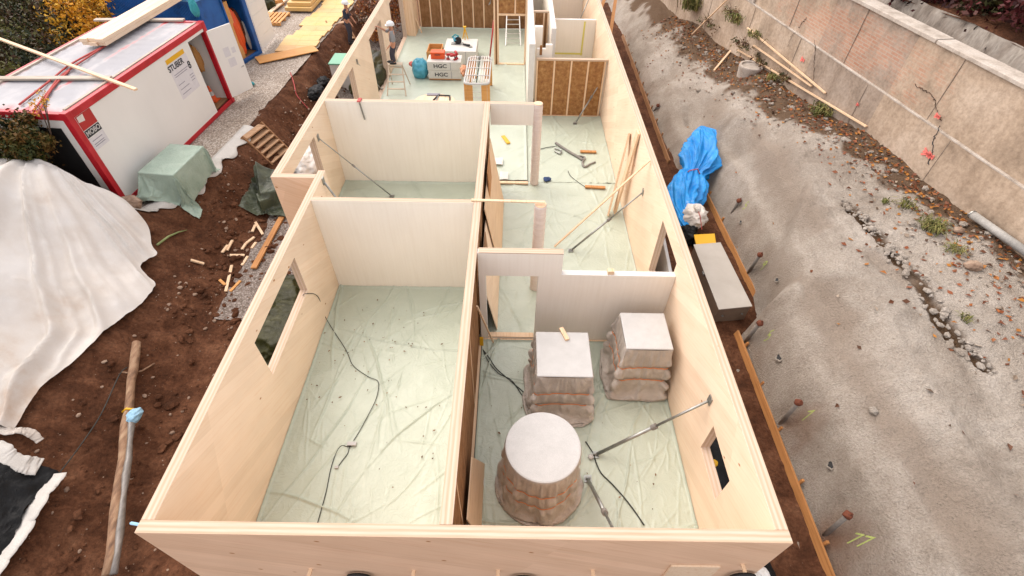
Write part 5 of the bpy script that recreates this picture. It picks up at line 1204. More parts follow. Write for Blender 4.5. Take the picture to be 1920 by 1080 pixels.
for yy in np.arange(1.0, 30, 3.28):
    wobble = .1*math.sin(yy*3)
    MB().box(-.075, -.066, yy+wobble, yy+wobble+.018, .9, ZM-.03).xform(Mw).build('joint', 'joint_mortar', ret); MB().box(-.016, -.004, yy+1.1-wobble, yy+1.1-wobble+.016, ZM+.04, ZT-.01).xform(Mw).build('joint', 'joint_mortar', ret)
for yy in (20.9,):     # pilaster strip
    MB().box(-.075, -.001, yy, yy+.35, ZM+.03, ZT-.001).xform(Mw).build('pilaster', 'coping', ret, bevel=.01)
def wline(pts, off, wid, name, mat, parent, jag=.05, seed=1):
    rr = random.Random(seed); W = []
    for (a, b), (c, d) in zip(pts[:-1], pts[1:]):
        for k in range(10): t = k/10; W.append((a+(c-a)*t, b+(d-b)*t))
    W.append(pts[-1]); mb = MB(); V_ = []
    Mwi = Mw.inverted()
    for (px, py) in W:
        p = Mwi @ onplane(px, py, Mw @ Vector((off, 0, 0)), wn_); V_.append(Vector((off-.015, p.y+rr.uniform(-jag, jag), p.z+rr.uniform(-jag, jag)*.5)))
    mb.tube(V_, [wid*rr.uniform(.5, 1.3) for _ in V_], 5)
    return mb.xform(Mw).build(name, mat, parent)
wline([(1741, 308), (1748, 290), (1752, 262), (1764, 236)], -.06, .011, 'crack', 'ink', ret, .04, 2)
wline([(1765, 226), (1758, 205), (1752, 182), (1735, 170), (1718, 160)], 0, .008, 'crack', 'bark', ret, .05, 3)
wline([(1526, 150), (1527, 120), (1530, 95), (1528, 75)], -.06, .008, 'crack', 'bark', ret, .03, 4)
wline([(1478, 88), (1484, 68), (1490, 62)], -.06, .007, 'crack', 'bark', ret, .03, 5)
wline([(1498, 52), (1505, 42), (1513, 34)], 0, .008, 'crack', 'bark', ret, .04, 6)
for (px, py, s_) in ((1738, 288, .22), (1745, 292, .16), (1505, 112, .15), (1758, 218, .12), (1608, 196, .07)):
    Mwi = Mw.inverted(); p = Mwi @ onplane(px, py, Mw @ Vector((-.08, 0, 0)), wn_); mb = MB()
    for k in range(3): mb.bar((-.085, p.y-s_*.6, p.z+s_*(k-1)*.25), (-.085, p.y+s_*.6, p.z+s_*(1-k)*.4), .05, .006, (1, 0, 0))
    mb.xform(Mw).build('paint_mark', 'pinkpaint', ret)
zu = max((Mw.inverted() @ onplane(px, py, Mw @ Vector((1.0, 0, 0)), wn_)).z for px, py in ((1870, 71), (1750, 38)))
print('upper wall', zu)
up2 = thing('upper_wall', 'dark mossy stone wall rising behind the concrete coping', 'wall', Mw @ Vector((1.5, 10, 4.5)))
wallface(1.0, -2, 48, 4.2, zu, 411, 'stone_face', noisemat('mossy_rock', ['#4A4238', '#8C8074', '#A89E92', '#62574A'], 2.2, (1, 1, .4), rough=.95, fine=18, bs=.6, bd=.03), up2, .12, .12, tilt=.15)
P = hfield(np.linspace(.4, 1.3, 8), np.linspace(-2, 48, 90), lambda X, Y: 4.6+.15*fbm(X*2, Y, 3, 5)+0*X); o = MB().sheet(P).xform(Mw).build('verge', 'soil', smooth=True); tag(o, kind='structure')
P = hfield(np.linspace(.98+.15*(zu-4.2), 30, 60), np.linspace(-4, 55, 80), lambda X, Y: zu+.04+.2*fbm(X*.5, Y*.5, 3, 7)+.15*(X-1.75)); o = MB().sheet(P).xform(Mw).build('hillside', 'soil', smooth=True); tag(o, kind='structure')

# ------------------------------------------------------------------ foliage
def leafcloud(mb, mk, c, r, n, size, seed, clumps=26, cmin=0, cmax=1, flat=.0, hollow=.55):
    rr = np.random.default_rng(seed); c = np.array(c); r = np.array(r)
    d = rr.normal(size=(clumps, 3)); d /= np.linalg.norm(d, axis=1)[:, None]; cc = d*(hollow+(1-hollow)*rr.random((clumps, 1)))**.6*r
    csz = rr.uniform(.16, .36, clumps)*r.mean(); tone = rr.uniform(cmin, cmax, clumps)
    ci = rr.integers(0, clumps, n); p = c+cc[ci]+rr.normal(size=(n, 3))*csz[ci][:, None]*.62
    a = rr.normal(size=(n, 3)); a /= np.linalg.norm(a, axis=1)[:, None]; b = np.cross(a, rr.normal(size=(n, 3))); b /= np.linalg.norm(b, axis=1)[:, None]
    s_ = size*rr.uniform(.6, 1.4, (n, 1)); a = a*s_; b = b*s_*.5
    V = np.stack([p-a, p+b, p+a, p-b], 1).reshape(-1, 3); o = len(mb.v)
    mb.v += V.tolist(); mb.f += [(o+4*i, o+4*i+1, o+4*i+2, o+4*i+3) for i in range(n)]; mb.m += [0]*n
    mk += np.repeat(np.clip(tone[ci]+rr.normal(size=n)*.15, 0, 1), 4).tolist()
def tree(label, name, base, top, crowns, leaf, size, n, seed, group=None, cat='tree', lean=(0, 0)):
    t = thing(name, label, cat, base, group); b = Vector(base); rr = random.Random(seed)
    mb = MB(); h = top-b.z; pts = [b+Vector((lean[0]*k/5+.04*h*math.sin(k*1.9+seed)*.3, lean[1]*k/5, h*k/5)) for k in range(6)]
    mb.tube(pts, [.05*h*.6*(1-.8*k/5)+.012 for k in range(6)], 8)
    for (c, r) in crowns:
        for q in range(5):
            s_ = pts[rr.randint(1, 4)]; e = Vector(c)+Vector((rr.uniform(-.7, .7)*r[0], rr.uniform(-.7, .7)*r[1], rr.uniform(-.2, .7)*r[2]))
            m_ = s_.lerp(e, .5)+Vector((0, 0, .1*h)); mb.tube([s_, m_, e], [.018*h*.5+.006, .01*h*.5+.005, .006], 5)
    mb.build('trunk', 'bark', t, smooth=True)
    lb = MB(); mk = []
    for i, (c, r) in enumerate(crowns): leafcloud(lb, mk, c, r, n//len(crowns), size, seed+i)
    lb.build('crown', leaf, t, mask=mk)
    return t
p = aty(22, 262, 10.6)
tree('olive brown conifer bush in front of the container corner', 'conifer_bush', (p.x-.2, p.y+.1, 1.2), p.z+.3, [((p.x-.35, p.y, p.z-.15), (.95, .7, .75)), ((p.x+.15, p.y-.05, p.z+.28), (.5, .5, .38)), ((p.x+.45, p.y-.1, p.z+.0), (.4, .4, .32)), ((p.x-.6, p.y-.2, p.z-.9), (.5, .5, .6))], 'leaf_conifer', .045, 15000, 501, cat='bush')
p = aty(78, 205, 10.9); t = thing('dry_twigs', 'sprig of dry orange twigs over the near edge of the container roof', 'twigs', (p.x, p.y, p.z-.6))
mb = MB(); lb = MB(); mk = []
for k in range(9):
    e = p+Vector((random.uniform(-.35, .35), random.uniform(-.1, .2), random.uniform(-.1, .3))); mb.tube([p+Vector((-.1, -.1, -.6)), p.lerp(e, .5)+Vector((0, 0, -.1)), e], [.01, .007, .004], 5)
    leafcloud(lb, mk, e, (.1, .1, .12), 24, .025, 510+k, 5)
mb.build('stems', 'bark', t); lb.build('leaves', 'leaf_gold', t, mask=mk)
specs = [((20, 170), 15.5, (1.3, 1.3, 1.5), 'leaf_dark', 0), ((70, 110), 17.5, (1.5, 1.3, 1.5), 'leaf_dark', 1), ((25, 40), 20, (2.2, 1.8, 1.8), 'leaf_dark', 2), ((105, 55), 20.5, (1.7, 1.5, 1.6), 'leaf_dark', 3), ((120, -10), 26, (2.4, 2, 2.2), 'leaf_dark', 4), ((160, 34), 20.0, (1.3, 1.4, 1.3), 'leaf_gold', 5), ((186, 6), 21.5, (1.3, 1.2, 1.3), 'leaf_gold', 6), ((40, -40), 28, (3, 2.5, 2.4), 'leaf_dark', 7)]
labs = ['dark green shrub nearest the back edge of the red container roof', 'dark brownish shrub behind the middle of the container roof', 'large dark tree at the upper left corner', 'dark russet shrub below the golden leaves', 'dark tree at the top edge left of the blue container', 'small golden leaved shrub beside the container roof', 'bright golden leaved tree next to the blue container', 'far dark tree behind the large one at the upper left corner']
for (pxy, Y, r, leaf, k) in specs:
    p = aty(*pxy, Y)
    p.x = min(p.x, -13.95-r[0]*.8-(.75 if Y > 18.5 else 0)); z0 = float(ground_z(np.array([p.x]), np.array([p.y]))[0])
    tree(labs[k], 'autumn_shrub' if r[0] < 1.8 else 'autumn_tree', (p.x, p.y, z0), p.z, [((p.x, p.y, p.z-.1), r), ((p.x-.5*r[0], p.y+.4*r[1], p.z-.6*r[2]), r), ((p.x+.3*r[0], p.y-.3*r[1], (p.z+z0)/2-.2), (r[0]*.8, r[1]*.8, max(.5, (p.z-z0)*.5)))], leaf, .07, 10000 if leaf != 'leaf_gold' else 5200, 520+k*3, 'trees behind the container')
p = on(690, 20, lambda x, y: 0*x-.2); tree('reddish bush beyond the side wall near the far steps', 'red_bush', (-7.0, 27.5, -.3), 1.0, [((-7.0, 27.5, .6), (.9, 2.2, .7)), ((-6.4, 29.5, .9), (.8, 1.5, .8))], 'leaf_fall', .07, 5000, 560, cat='bush')
for k, (yy, rx, lab) in enumerate(((5.5, 2.2, 'dark red shrub on the hillside at the right edge'), (9.0, 2.4, 'dark red shrub in the row above the mossy wall'), (13.0, 2.2, 'middle shrub of the dark red row above the mossy wall'), (17.0, 2.3, 'dark red shrub towards the far end above the mossy wall'), (21.5, 2.3, 'farthest dark shrub above the mossy wall'))):
    c = Mw @ Vector((2.7, yy, zu+.75)); c2 = Mw @ Vector((4.0, yy+1.2, zu+1.3)); b_ = Mw @ Vector((2.9, yy, zu))
    tree(lab, 'hillside_shrub', b_, zu+1.8, [(tuple(c), (1.5, rx, 1.2)), (tuple(c2), (1.8, rx, 1.5)), (tuple(Mw @ Vector((1.7, yy-.6, zu+.35))), (.7, rx*.9, .5))], 'leaf_red', .075, 11000, 580+k*4, 'shrubs on the hillside', 'shrub')

# ------------------------------------------------------------------ right: slope details
SZ = lambda x, y: shot_z(x, y)
def SZ1(x, y): return float(shot_z(np.array([x]), np.array([y]))[0])
anch = [((1398, 640), (1425, 606), '5'), ((1466, 791), (1497, 755), '7'), ((1550, 1000), (1590, 966), '77'), ((1404, 510), (1425, 478), '9'), ((1376, 394), (1386, 376), '3'), ((1228, 206), (1234, 198), '')]
anl = ['rusty capped steel anchor by the yellow 5 on the sprayed slope', 'rusty capped anchor by the yellow 7 on the sprayed slope', 'rusty capped anchor by the yellow 77, nearest the camera', 'rusty capped anchor beside the grey box on the slope', 'small rusty anchor higher than the yellow bin', 'farthest small anchor on the slope behind the blue bag']
for ((a, b), (c, d), s_), lab in zip(anch, anl):
    p = on(a, b, SZ); q = on(c, d, SZ); q = q-(q-CAM).normalized()*(.42 if d > 420 else .22); dirv = (q-p).normalized(); k = .5 if d < 420 else 1
    t = thing('anchor_rod', lab, 'anchor', p, 'anchors in the sprayed slope')
    MB().tube([p-dirv*.15, q], .042, 10).build('pipe', 'pipe_grey', t, smooth=True)
    MB().sheet(blob(q, (.075, .075, .065), int(a), .25, nu=16, nv=20), closed=True).build('rusty_head', 'rust', t, smooth=True)
    MB().tube([q-dirv*.0, q+Vector((.02, -.02, .1))], .018, 6).build('bolt', 'rust', t)
    if s_: pass
for (px, py, s_, sz) in ((1440, 632, '5', .2), (1512, 782, '7', .2), (1608, 1016, '77', .22), (1432, 498, '9', .2), (1397, 388, 'S', .2), (1238, 285, 'I', .22), (1345, 448, 'L', .2)):
    p = on(px, py, SZ); o = text('sprayed_number', s_, sz, 'neon', (p.x, p.y, p.z), frame3((.45, -.85, .3), (.62, .35, .7)), None, .001, bold=0)
    co = np.empty(len(o.data.vertices)*3); o.data.vertices.foreach_get('co', co); co = co.reshape(-1, 3)
    zz = shot_z(co[:, 0], co[:, 1]); nz = co.copy(); nz[:, 2] = zz+.014+.002*(co[:, 2] > np.median(co[:, 2])); o.data.vertices.foreach_set('co', nz.ravel()); o.data.update()
    tag(o, 'yellow green sprayed mark %s on the concrete slope %s' % ({'77': '77 nearest the camera', 'S': 'like an S', 'I': 'like a stroke', 'L': 'like a hook'}.get(s_, s_), {'5': 'by the grey box end', '7': 'above the long toe board', '77': 'at the lower edge', '9': 'beside the grey box', 'S': 'by a small anchor', 'I': 'left of the blue bag', 'L': 'beside the yellow bin'}[s_]), 'paint mark', 'numbers sprayed on the slope')
for (px, py, r_, lab) in ((1463, 670, .085, 'ragged drain hole in the slope between the anchors 5 and 7'), (1560, 872, .075, 'round drain hole in the slope above anchor 77'), (1458, 525, .06, 'small dark hole at the ridge of the sprayed slope'), (1390, 416, .055, 'small dark hole below the smallest anchor')):
    p = on(px, py, SZ); n = Vector((-.72, 0, .69)); t = thing('drain_hole', lab, 'hole', p, 'drain holes in the slope')
    MB().tube([p-n*.06, p+n*.012], r_, 16).build('bore', 'black', t)
    rim = MB(); u_ = Vector((0, 1, 0)); v_ = n.cross(u_)
    rim.tube([p+n*.012+(u_*math.cos(k*.4488)+v_*math.sin(k*.4488))*r_*(1.1+.12*math.sin(k*2.3)) for k in range(15)], r_*.28, 6); rim.build('rim', 'shot', t, smooth=True)
for (px, py, r_) in ((1637, 770, .09), ):
    p = on(px, py, SZ); tag(MB().sheet(blob(p, (.07, .08, .05), 71, .4, nu=18, nv=24), closed=True).build('concrete_lump', 'shot', smooth=True), 'pale lump of concrete stuck on the middle of the slope', 'lump')
# toe boards
def toeboard(p, q, lab, mat='orange_board'):
    a, b = at(*p, -.28), at(*q, -.28); a = Vector((a.x, a.y, -.30)); b = Vector((b.x, b.y, -.30))
    t = thing('toe_board', lab, 'board', a, 'boards along the foot of the slope')
    MB().bar(a, b, .05, .17, (.35, 0, 1)).build('board', mat, t, bevel=.004)
    n = max(2, int((b-a).length/1.1))
    for k in range(n):
        c = a.lerp(b, (k+.4)/n); MB().bar(c+Vector((.06, 0, -.15)), c+Vector((.10, 0, .16)), .05, .05).build('peg', mat, t)
toeboard((1381, 622), (1566, 1100), 'long brown toe board at the foot of the slope nearest the camera')
toeboard((1316, 348), (1426, 573), 'orange brown toe board beside the grey box and blue bag')
toeboard((1167, 66), (1254, 303), 'farthest toe board running along the right side wall', 'old_board')
a, b = aty(1140, 60, 27.5), aty(1172, -10, 29)
lath('timber_board', 'orange brace board leaning between the far side wall and the slope, left one', (3.75, 26.5, .2), (5.0, 29.5, 2.2), .16, .05, 'orange_board', 'board')
lath('timber_board', 'orange brace board leaning between the far side wall and the slope, right one', (4.4, 24.6, -.1), (5.2, 29, 2.0), .16, .05, 'orange_board', 'board')
# grey steel box, yellow bin and bags in the trench
zt_ = .2; c1, c2, c3, c4 = at(1301, 459, zt_), at(1351, 455, zt_), at(1410, 573, zt_), at(1348, 579, zt_)
t = thing('steel_box', 'long grey sheet metal box lying in the trench beside the slope', 'box', ((c1.x+c3.x)/2, (c1.y+c3.y)/2, -.38))
def quadbox(cs, z0, z1, ins=0):
    m = sum((Vector((c.x, c.y, 0)) for c in cs), Vector())/4; cs = [Vector((c.x, c.y, 0)).lerp(m, ins) for c in cs]
    return MB().add([(c.x, c.y, z0) for c in cs]+[(c.x, c.y, z1) for c in cs], [(0, 1, 2, 3), (7, 6, 5, 4), (1, 0, 4, 5), (2, 1, 5, 6), (3, 2, 6, 7), (0, 3, 7, 4)])
quadbox([c1, c2, c3, c4], -.36, zt_-.03, .02).build('body', 'brownbox', t, bevel=.006)
quadbox([c1, c2, c3, c4], zt_-.028, zt_, -.015).build('lid', 'greybox', t, bevel=.006)
for s_ in (.2, .8):
    p = c4.lerp(c3, s_); MB().lathe([(.03, 0), (.03, .02)], 12, (p.x, p.y-.02, zt_-.28)).build('bolt', 'steel', t)
p = c1.lerp(c4, .45); MB().box(p.x-.03, p.x+.0, p.y-.06, p.y+.06, zt_-.1, zt_-.04).build('latch', 'steel', t)
d1_, d2_, d3_, d4_ = at(1301, 440, .0), at(1340, 438, .0), at(1343, 458, .0), at(1306, 461, .0)
t = thing('yellow_bin', 'yellow topped bin wedged behind the grey steel box', 'bin', ((d1_.x+d3_.x)/2, (d1_.y+d3_.y)/2, -.38))
quadbox([d1_, d2_, d3_, d4_], -.36, -.045, .08).build('body', 'black', t, bevel=.01); quadbox([d1_, d2_, d3_, d4_], -.044, .01, 0).build('lid', 'yellow', t, bevel=.012)
soft('black_bag', 'black bag and scraps between the grey box and the house wall', 'bag', tuple(at(1288, 437, -.2)), (.3, .45, .3), 81, 'black_film')
cbag = at(1322, 292, .45); t = thing('blue_bag', 'bright blue plastic tied bag lying on the slope behind the house', 'bag', (cbag.x, cbag.y, cbag.z))
def spinebag(pts, rads, seed, nu=170, nv=150, flat=.72, amp=.27):
    q = smoothline([Vector(p) for p in pts], 10); dd = np.r_[0, np.cumsum([(b-a).length for a, b in zip(q[:-1], q[1:])])]; dd /= dd[-1]
    t = np.linspace(0, 1, nu); C = np.stack([np.interp(t, dd, [v[i] for v in q]) for i in range(3)], -1)
    rp = np.interp(t, [r_[0] for r_ in rads], [r_[1] for r_ in rads]); rp = np.convolve(np.pad(rp, 3, 'edge'), np.ones(7)/7, 'valid')
    D = np.gradient(C, axis=0); D /= np.linalg.norm(D, axis=1)[:, None]; S_ = np.cross(D, [0, 0, 1]); S_ /= np.linalg.norm(S_, axis=1)[:, None]; U_ = np.cross(S_, D)
    T = np.linspace(0, 2*np.pi, nv, endpoint=False); c, s_ = np.cos(T)[None], np.sin(T)[None]; tt = t[:, None]
    fo = .9*(1-np.abs(vnoise(c*2.6+seed+tt*3, s_*2.6+tt*4, seed))*4)+.5*(1-np.abs(vnoise(c*5+tt*9, s_*5-tt*7, seed+1))*4)+.8*fbm(c*1.5+tt*6, s_*1.5+tt*5, 3, seed+2)
    Rr = rp[:, None]*(1+amp*fo)
    return C[:, None]+S_[:, None]*(Rr*c)[..., None]+U_[:, None]*(Rr*s_*flat)[..., None]
sp = [tuple(at(a, b, z)) for a, b, z in ((1316, 240, .75), (1322, 268, .55), (1316, 300, .40), (1299, 328, .28), (1288, 352, .18), (1276, 385, .1), (1286, 425, -.05), (1300, 440, -.2))]
MB().sheet(spinebag(sp, [(0, .1), (.06, .42), (.2, .62), (.36, .58), (.46, .26), (.52, .42), (.68, .50), (.85, .36), (1, .08)], 91), closed=True).build('bag_film', 'blue_film', t, smooth=True)
pk = at(1296, 327, .42); MB().tube([pk+Vector((-.3, .0, -.1)), pk+Vector((-.1, -.05, .18)), pk+Vector((.15, 0, .2)), pk+Vector((.35, .05, -.1))], .02, 6).build('tie_cord', 'redbrown', t)
pw = at(1302, 402, .2); t = thing('white_sack', 'dirty white tied sack between the blue bag and the yellow bin', 'sack', tuple(pw))
MB().sheet(blob((pw.x, pw.y, pw.z-.05), (.38, .42, .30), 96, .25, 1.5, 50, 70, sharp=.8), closed=True).build('sack_body', 'dirtyfilm', t, smooth=True)
MB().sheet(blob((pw.x, pw.y-.03, pw.z+.26), (.10, .14, .08), 97, .4, 1.5, 20, 26), closed=True).build('tied_neck', 'dirtyfilm', t, smooth=True)
MB().tube([pw+Vector((0, -.05, .26)), pw+Vector((.03, -.35, .2)), pw+Vector((.1, -.6, -.1))], .012, 6).build('cord', 'redbrown', t)
wb_ = thing('insulation_board', 'white board standing outside the right window opening', 'board', (3.9, 9.5, -.36))
MB().bar((3.78, 7.9, .35), (3.95, 10.4, .35), .08, 1.45).build('board', 'white', wb_, bevel=.01)
black_patch = patch([(3.60, .6), (4.75, .3), (4.55, 4.9), (3.60, 5.0)], 60, 150, lambda x, y: -.36+.28*np.exp(-((x-4.1)/.4)**2), .04, 399, .16, 'black_film', 'black_film', 'black plastic film crumpled outside the right front corner of the house', 'plastic film', 2.2, .7)
tag(MB().sheet(blob((4.0, 4.35, .12), (.06, .07, .05), 7, .2, nu=12, nv=14), closed=True).build('yellow_marker', 'yellow', smooth=True), 'yellow marker on the black film outside the small window opening', 'cap')
soft('white_bag', 'small white bag beside the black film at the right front corner', 'bag', tuple(at(1428, 1082, .6)), (.13, .14, .1), 98, 'white_film')
rr = random.Random(9); pts = [(rr.uniform(-4.9, -3.2), rr.uniform(.9, 2.0)) for _ in range(90)]
scatter('foundation_stones', 'stone', 'stones heaped below the left front corner of the house', lambda x, y: ground_z(x, y)+.05, pts, .04, .17, 6)
soft('drain_sheet', 'dark olive sheet at the foot of the front wall left end', 'plastic sheet', (-4.0, 1.75, -.3), (.8, .35, .3), 100, 'olive_tarp', amp=.3)
# top of slope: laths, planter ring, rail, grass, leaves
def onw(px, py):
    p = on(px, py, SZ); q = onplane(px, py, Mw @ Vector((-.12, 0, 0)), wn_)
    return p if (p-CAM).length < (q-CAM).length else q
def tlath(p, q, lab, lift=.1, w_=.07, za=0, zb=0, g='laths on the terrace by the retaining wall'):
    a, b = onw(*p), onw(*q); a.z += lift*.3+za; b.z += lift*.3+zb
    lath('timber_lath', lab, a, b, w_, .04, 'lath', 'lath', g)
tlath((1400, 57), (1545, 180), 'upper long pale lath lying along the retaining wall', .30)
tlath((1412, 88), (1520, 165), 'middle pale lath lying along the retaining wall', .2)
tlath((1382, 97), (1622, 242), 'lowest and longest pale lath passing over the planter ring', .25)
tlath((1338, 134), (1369, 97), 'short pale lath lying alone left of the planter ring', .12)
tlath((1297, 68), (1372, -6), 'lath leaning near the grass tuft at the top edge', .3)
p = on(1405, 135, SZ); t = thing('planter_ring', 'broken concrete ring half buried in leaves below the laths', 'ring', p)
MB().lathe([(.36, -.45), (.42, .05), (.44, .22), (.43, .26), (.35, .26), (.33, .2)], 28, p).build('ring', 'coping', t, smooth=False)
MB().lathe([(.34, .1), (.05, .14)], 20, p).build('earth_fill', 'soil', t)
a, b = onw(1826, 408), onw(1935, 484); a += Vector((-.12, 0, .1)); b += Vector((-.12, 0, .1))
t = thing('steel_pipe', 'grey pipe lying along the foot of the retaining wall at right', 'pipe', a); MB().tube([a, b], .085, 14).build('pipe', 'pipe_pale', t, smooth=True); MB().tube([a.lerp(b, .0), a.lerp(b, .02)], .095, 14).build('collar', 'steel', t)
M['leaf_weed'] = leafm('weed_leaves', ['#3E4226', '#565A34', '#6E643E', '#7A5A3A', '#4A3A28', '#6A4432'])
for k, (px, py, r_, lab) in enumerate(((1330, 50, .75, 'olive weed bush at the top edge beside the leaning lath'), (1395, 90, .55, 'low weeds behind the planter ring'), (1425, 118, .45, 'weeds sprouting between the laths above the planter ring'), (1470, 150, .4, 'dark weeds under the lowest long lath'), (1535, 205, .4, 'dry weeds where the laths end'), (1372, 30, .6, 'weeds climbing the wall foot at the top edge'))):
    p = onw(px, py); t = thing('weed_clump', lab, 'weeds', p, 'weeds on the terrace'); mb = MB()
    for q in range(7): a = q*.9; mb.tube([p, p+Vector((math.cos(a)*r_*.3, math.sin(a)*r_*.4, r_*.45)), p+Vector((math.cos(a)*r_*.5, math.sin(a)*r_*.8, r_*.6))], [.012, .008, .004], 4)
    mb.build('stems', 'bark', t); lb = MB(); mk = []
    leafcloud(lb, mk, (p.x, p.y, p.z+r_*.25), (r_*.8, r_*1.2, r_*.22), 240, .045, 700+k, 12, hollow=.15); lb.build('leaves', 'leaf_weed', t, mask=mk)
def tuft(px, py, lab, h, n, seed, spread=.25, fn=SZ):
    p = onw(px, py); rr = random.Random(seed); mb = MB(); mk = []
    for k in range(n):
        a = rr.uniform(0, 6.3); b0 = p+Vector((rr.gauss(0, spread*.35), rr.gauss(0, spread*.35), -.03)); l_ = h*rr.uniform(.5, 1.2); o = spread*rr.uniform(.3, 1.3)
        m_ = b0+Vector((math.cos(a)*o*.4, math.sin(a)*o*.4, l_*.75)); e = b0+Vector((math.cos(a)*o, math.sin(a)*o, l_*.6)); s_ = Vector((-math.sin(a), math.cos(a), 0))*(.009+.010*max(0, (p.y-9)/14))
        i = len(mb.v); mb.add([b0-s_, b0+s_, m_+s_, m_-s_, e], [(0, 1, 2, 3), (3, 2, 4)]); mk += [rr.random()]*5
    tag(mb.build('grass_tuft', 'blade', mask=mk), lab, 'grass', 'grass tufts on the terrace')
tuft(1748, 428, 'brightest green weed clump between leaves left of the grey pipe', .26, 240, 1, .28); tuft(1697, 388, 'small grass tuft on the grey terrace left of the weed clump', .25, 60, 2)
tuft(1540, 215, 'long grass tuft growing below the ends of the laths', .4, 110, 3, .4); tuft(1300, 15, 'large drooping grass tuft at the top edge of the slope', .8, 320, 4, .65)
tuft(1380, 40, 'weeds at the foot of the retaining wall near the top edge', .4, 70, 5, .5); tuft(1420, 70, 'weeds growing between the laths and the wall', .3, 60, 6, .45)
tuft(1450, 150, 'weeds beside the planter ring', .3, 60, 7, .4); tuft(1810, 597, 'tiny grass tuft beside the dark crack of the terrace', .14, 40, 8, .12); tuft(1660, 380, 'thin tuft at the upper end of the dark crack', .14, 40, 9, .14); tuft(1790, 470, 'low weeds right of the brightest clump', .16, 70, 10, .25)
mb = MB(); mk = []; rr = random.Random(12); n = 0
PX = []
while n < 2600:
    y = rr.uniform(2.5, 27); xw = float(wbase_x(y)); d = abs(rr.gauss(0, .75)) if y > 9 else abs(rr.gauss(0, 1.3)); x = xw-.1-d
    if rr.random() < .03: x = rr.uniform(5.9, xw)
    if x < 5.9: continue
    PX.append((x, y)); n += 1
ZZ = shot_z(np.array([p[0] for p in PX]), np.array([p[1] for p in PX]))
for (x, y), z in zip(PX, ZZ.tolist()):
    s_ = rr.uniform(.02, .055); a = rr.uniform(0, 6.3); c_, d_ = math.cos(a)*s_, math.sin(a)*s_; z += .02
    t1, t2 = rr.uniform(-.02, .05), rr.uniform(-.02, .05)
    mb.quad([(x-c_*1.4, y-d_*1.4, z), (x+d_*.8, y-c_*.8, z+t1), (x+c_*1.4, y+d_*1.4, z+.01), (x-d_*.8, y+c_*.8, z+t2)]); mk += [rr.random()]*4
tag(mb.build('fallen_leaves', 'leaf_fall', mask=mk), 'fallen autumn leaves along the foot of the retaining wall', 'leaves', kind='stuff')
pts = []
for p, q in zip(crack[:-1], crack[1:]):
    for k in range(26): c = p.lerp(q, rr.random()); pts.append((c.x+rr.gauss(0, .09), c.y+rr.gauss(0, .12)))
for k in range(260):
    y = rr.uniform(4, 24); pts.append((float(wbase_x(y))-.2-abs(rr.gauss(0, .8)), y))
scatter('rubble', 'shot', 'grey rubble crumbs in the dark crack and below the retaining wall', SZ, pts, .025, .11, 7)
for (px, py, s_, lab) in ((1822, 412+90, .16, 'rounded grey stone among the leaves left of the pipe'), (1795, 435, .11, 'small grey stone beside the green weed clump')):
    p = on(px, py, SZ); soft('grey_stone', lab, 'stone', (p.x, p.y, p.z+.05), (s_, s_*.8, s_*.6), int(px), 'stone', amp=.2)

# ------------------------------------------------------------------ far room: crates, tools, ladders
def crate(label, x0, x1, y0, y1, z0, z1, mat='white', letters=None):
    t = thing('foam_crate', label, 'crate', ((x0+x1)/2, (y0+y1)/2, z0), 'pale crates stacked in the far room')
    MB().box(x0, x1, y0, y1, z0, z1).build('body', mat, t, bevel=.015)
    MB().box(x0+.98, x0+1.0, y0-.004, y0, z0+.02, z1-.02).build('strap', 'inkgrey', t)
    if letters: text('lettering', letters, .22, 'ink', (x0+.55, y0-.004, (z0+z1)/2), frame3((1, 0, 0), (0, 0, 1)), t, .002, sx=1.2)
    return t
M['crate_white'] = noisemat('crate_foam', ['#C9C5BC', '#D3CFC7'], 3, rough=.7, fine=60, bs=.1)
crate('upper pale crate with black letters in the near stack', -3.73, -2.29, 21.57, 22.35, .46, .82, 'crate_white', 'HGC')
crate('lower pale crate with black letters in the near stack', -3.71, -2.31, 21.58, 22.34, .10, .455, 'crate_white', 'HGC')
t = thing('wooden_pallet', 'pallet under the near stack of lettered crates', 'pallet', (-3, 21.95, FLOOR))
for y in (21.6, 21.92, 22.25): MB().box(-3.7, -2.32, y, y+.09, FLOOR, .075).build('bearer', 'old_board', t)
MB().box(-3.7, -2.32, 21.6, 22.34, .0755, .0985).build('deck', 'osb', t)
crate('wide pale crate with power tools on top behind the lettered stack', -3.22, -1.76, 23.3, 24.85, FLOOR, .62, 'crate_white')
t = thing('wooden_crate', 'open wooden crate left of the wide crate with tools', 'crate', (-3.6, 23.5, FLOOR))
for b_ in ((-3.95, -3.3, 23.0, 23.03), (-3.95, -3.3, 23.97, 24.0), (-3.95, -3.92, 23.031, 23.969), (-3.33, -3.3, 23.031, 23.969)): MB().box(*b_, FLOOR, .68).build('side_board', 'osb', t)
MB().box(-3.915, -3.335, 23.035, 23.965, .42, .5).build('contents', 'brownpaper', t)
t = thing('tool_case', 'bright orange tool case on the lettered crates', 'tool case', (-3.3, 22.05, .82)); MB().box(-3.58, -3.0, 21.85, 22.2, .821, 1.02).build('body', 'orange', t, bevel=.02); MB().box(-3.59, -2.99, 21.84, 22.21, 1.021, 1.10).build('lid', 'orange', t, bevel=.02); MB().tube([(-3.4, 21.83, 1.0), (-3.38, 21.77, 1.03), (-3.2, 21.77, 1.03), (-3.18, 21.83, 1.0)], .014, 6).build('handle', 'black', t)
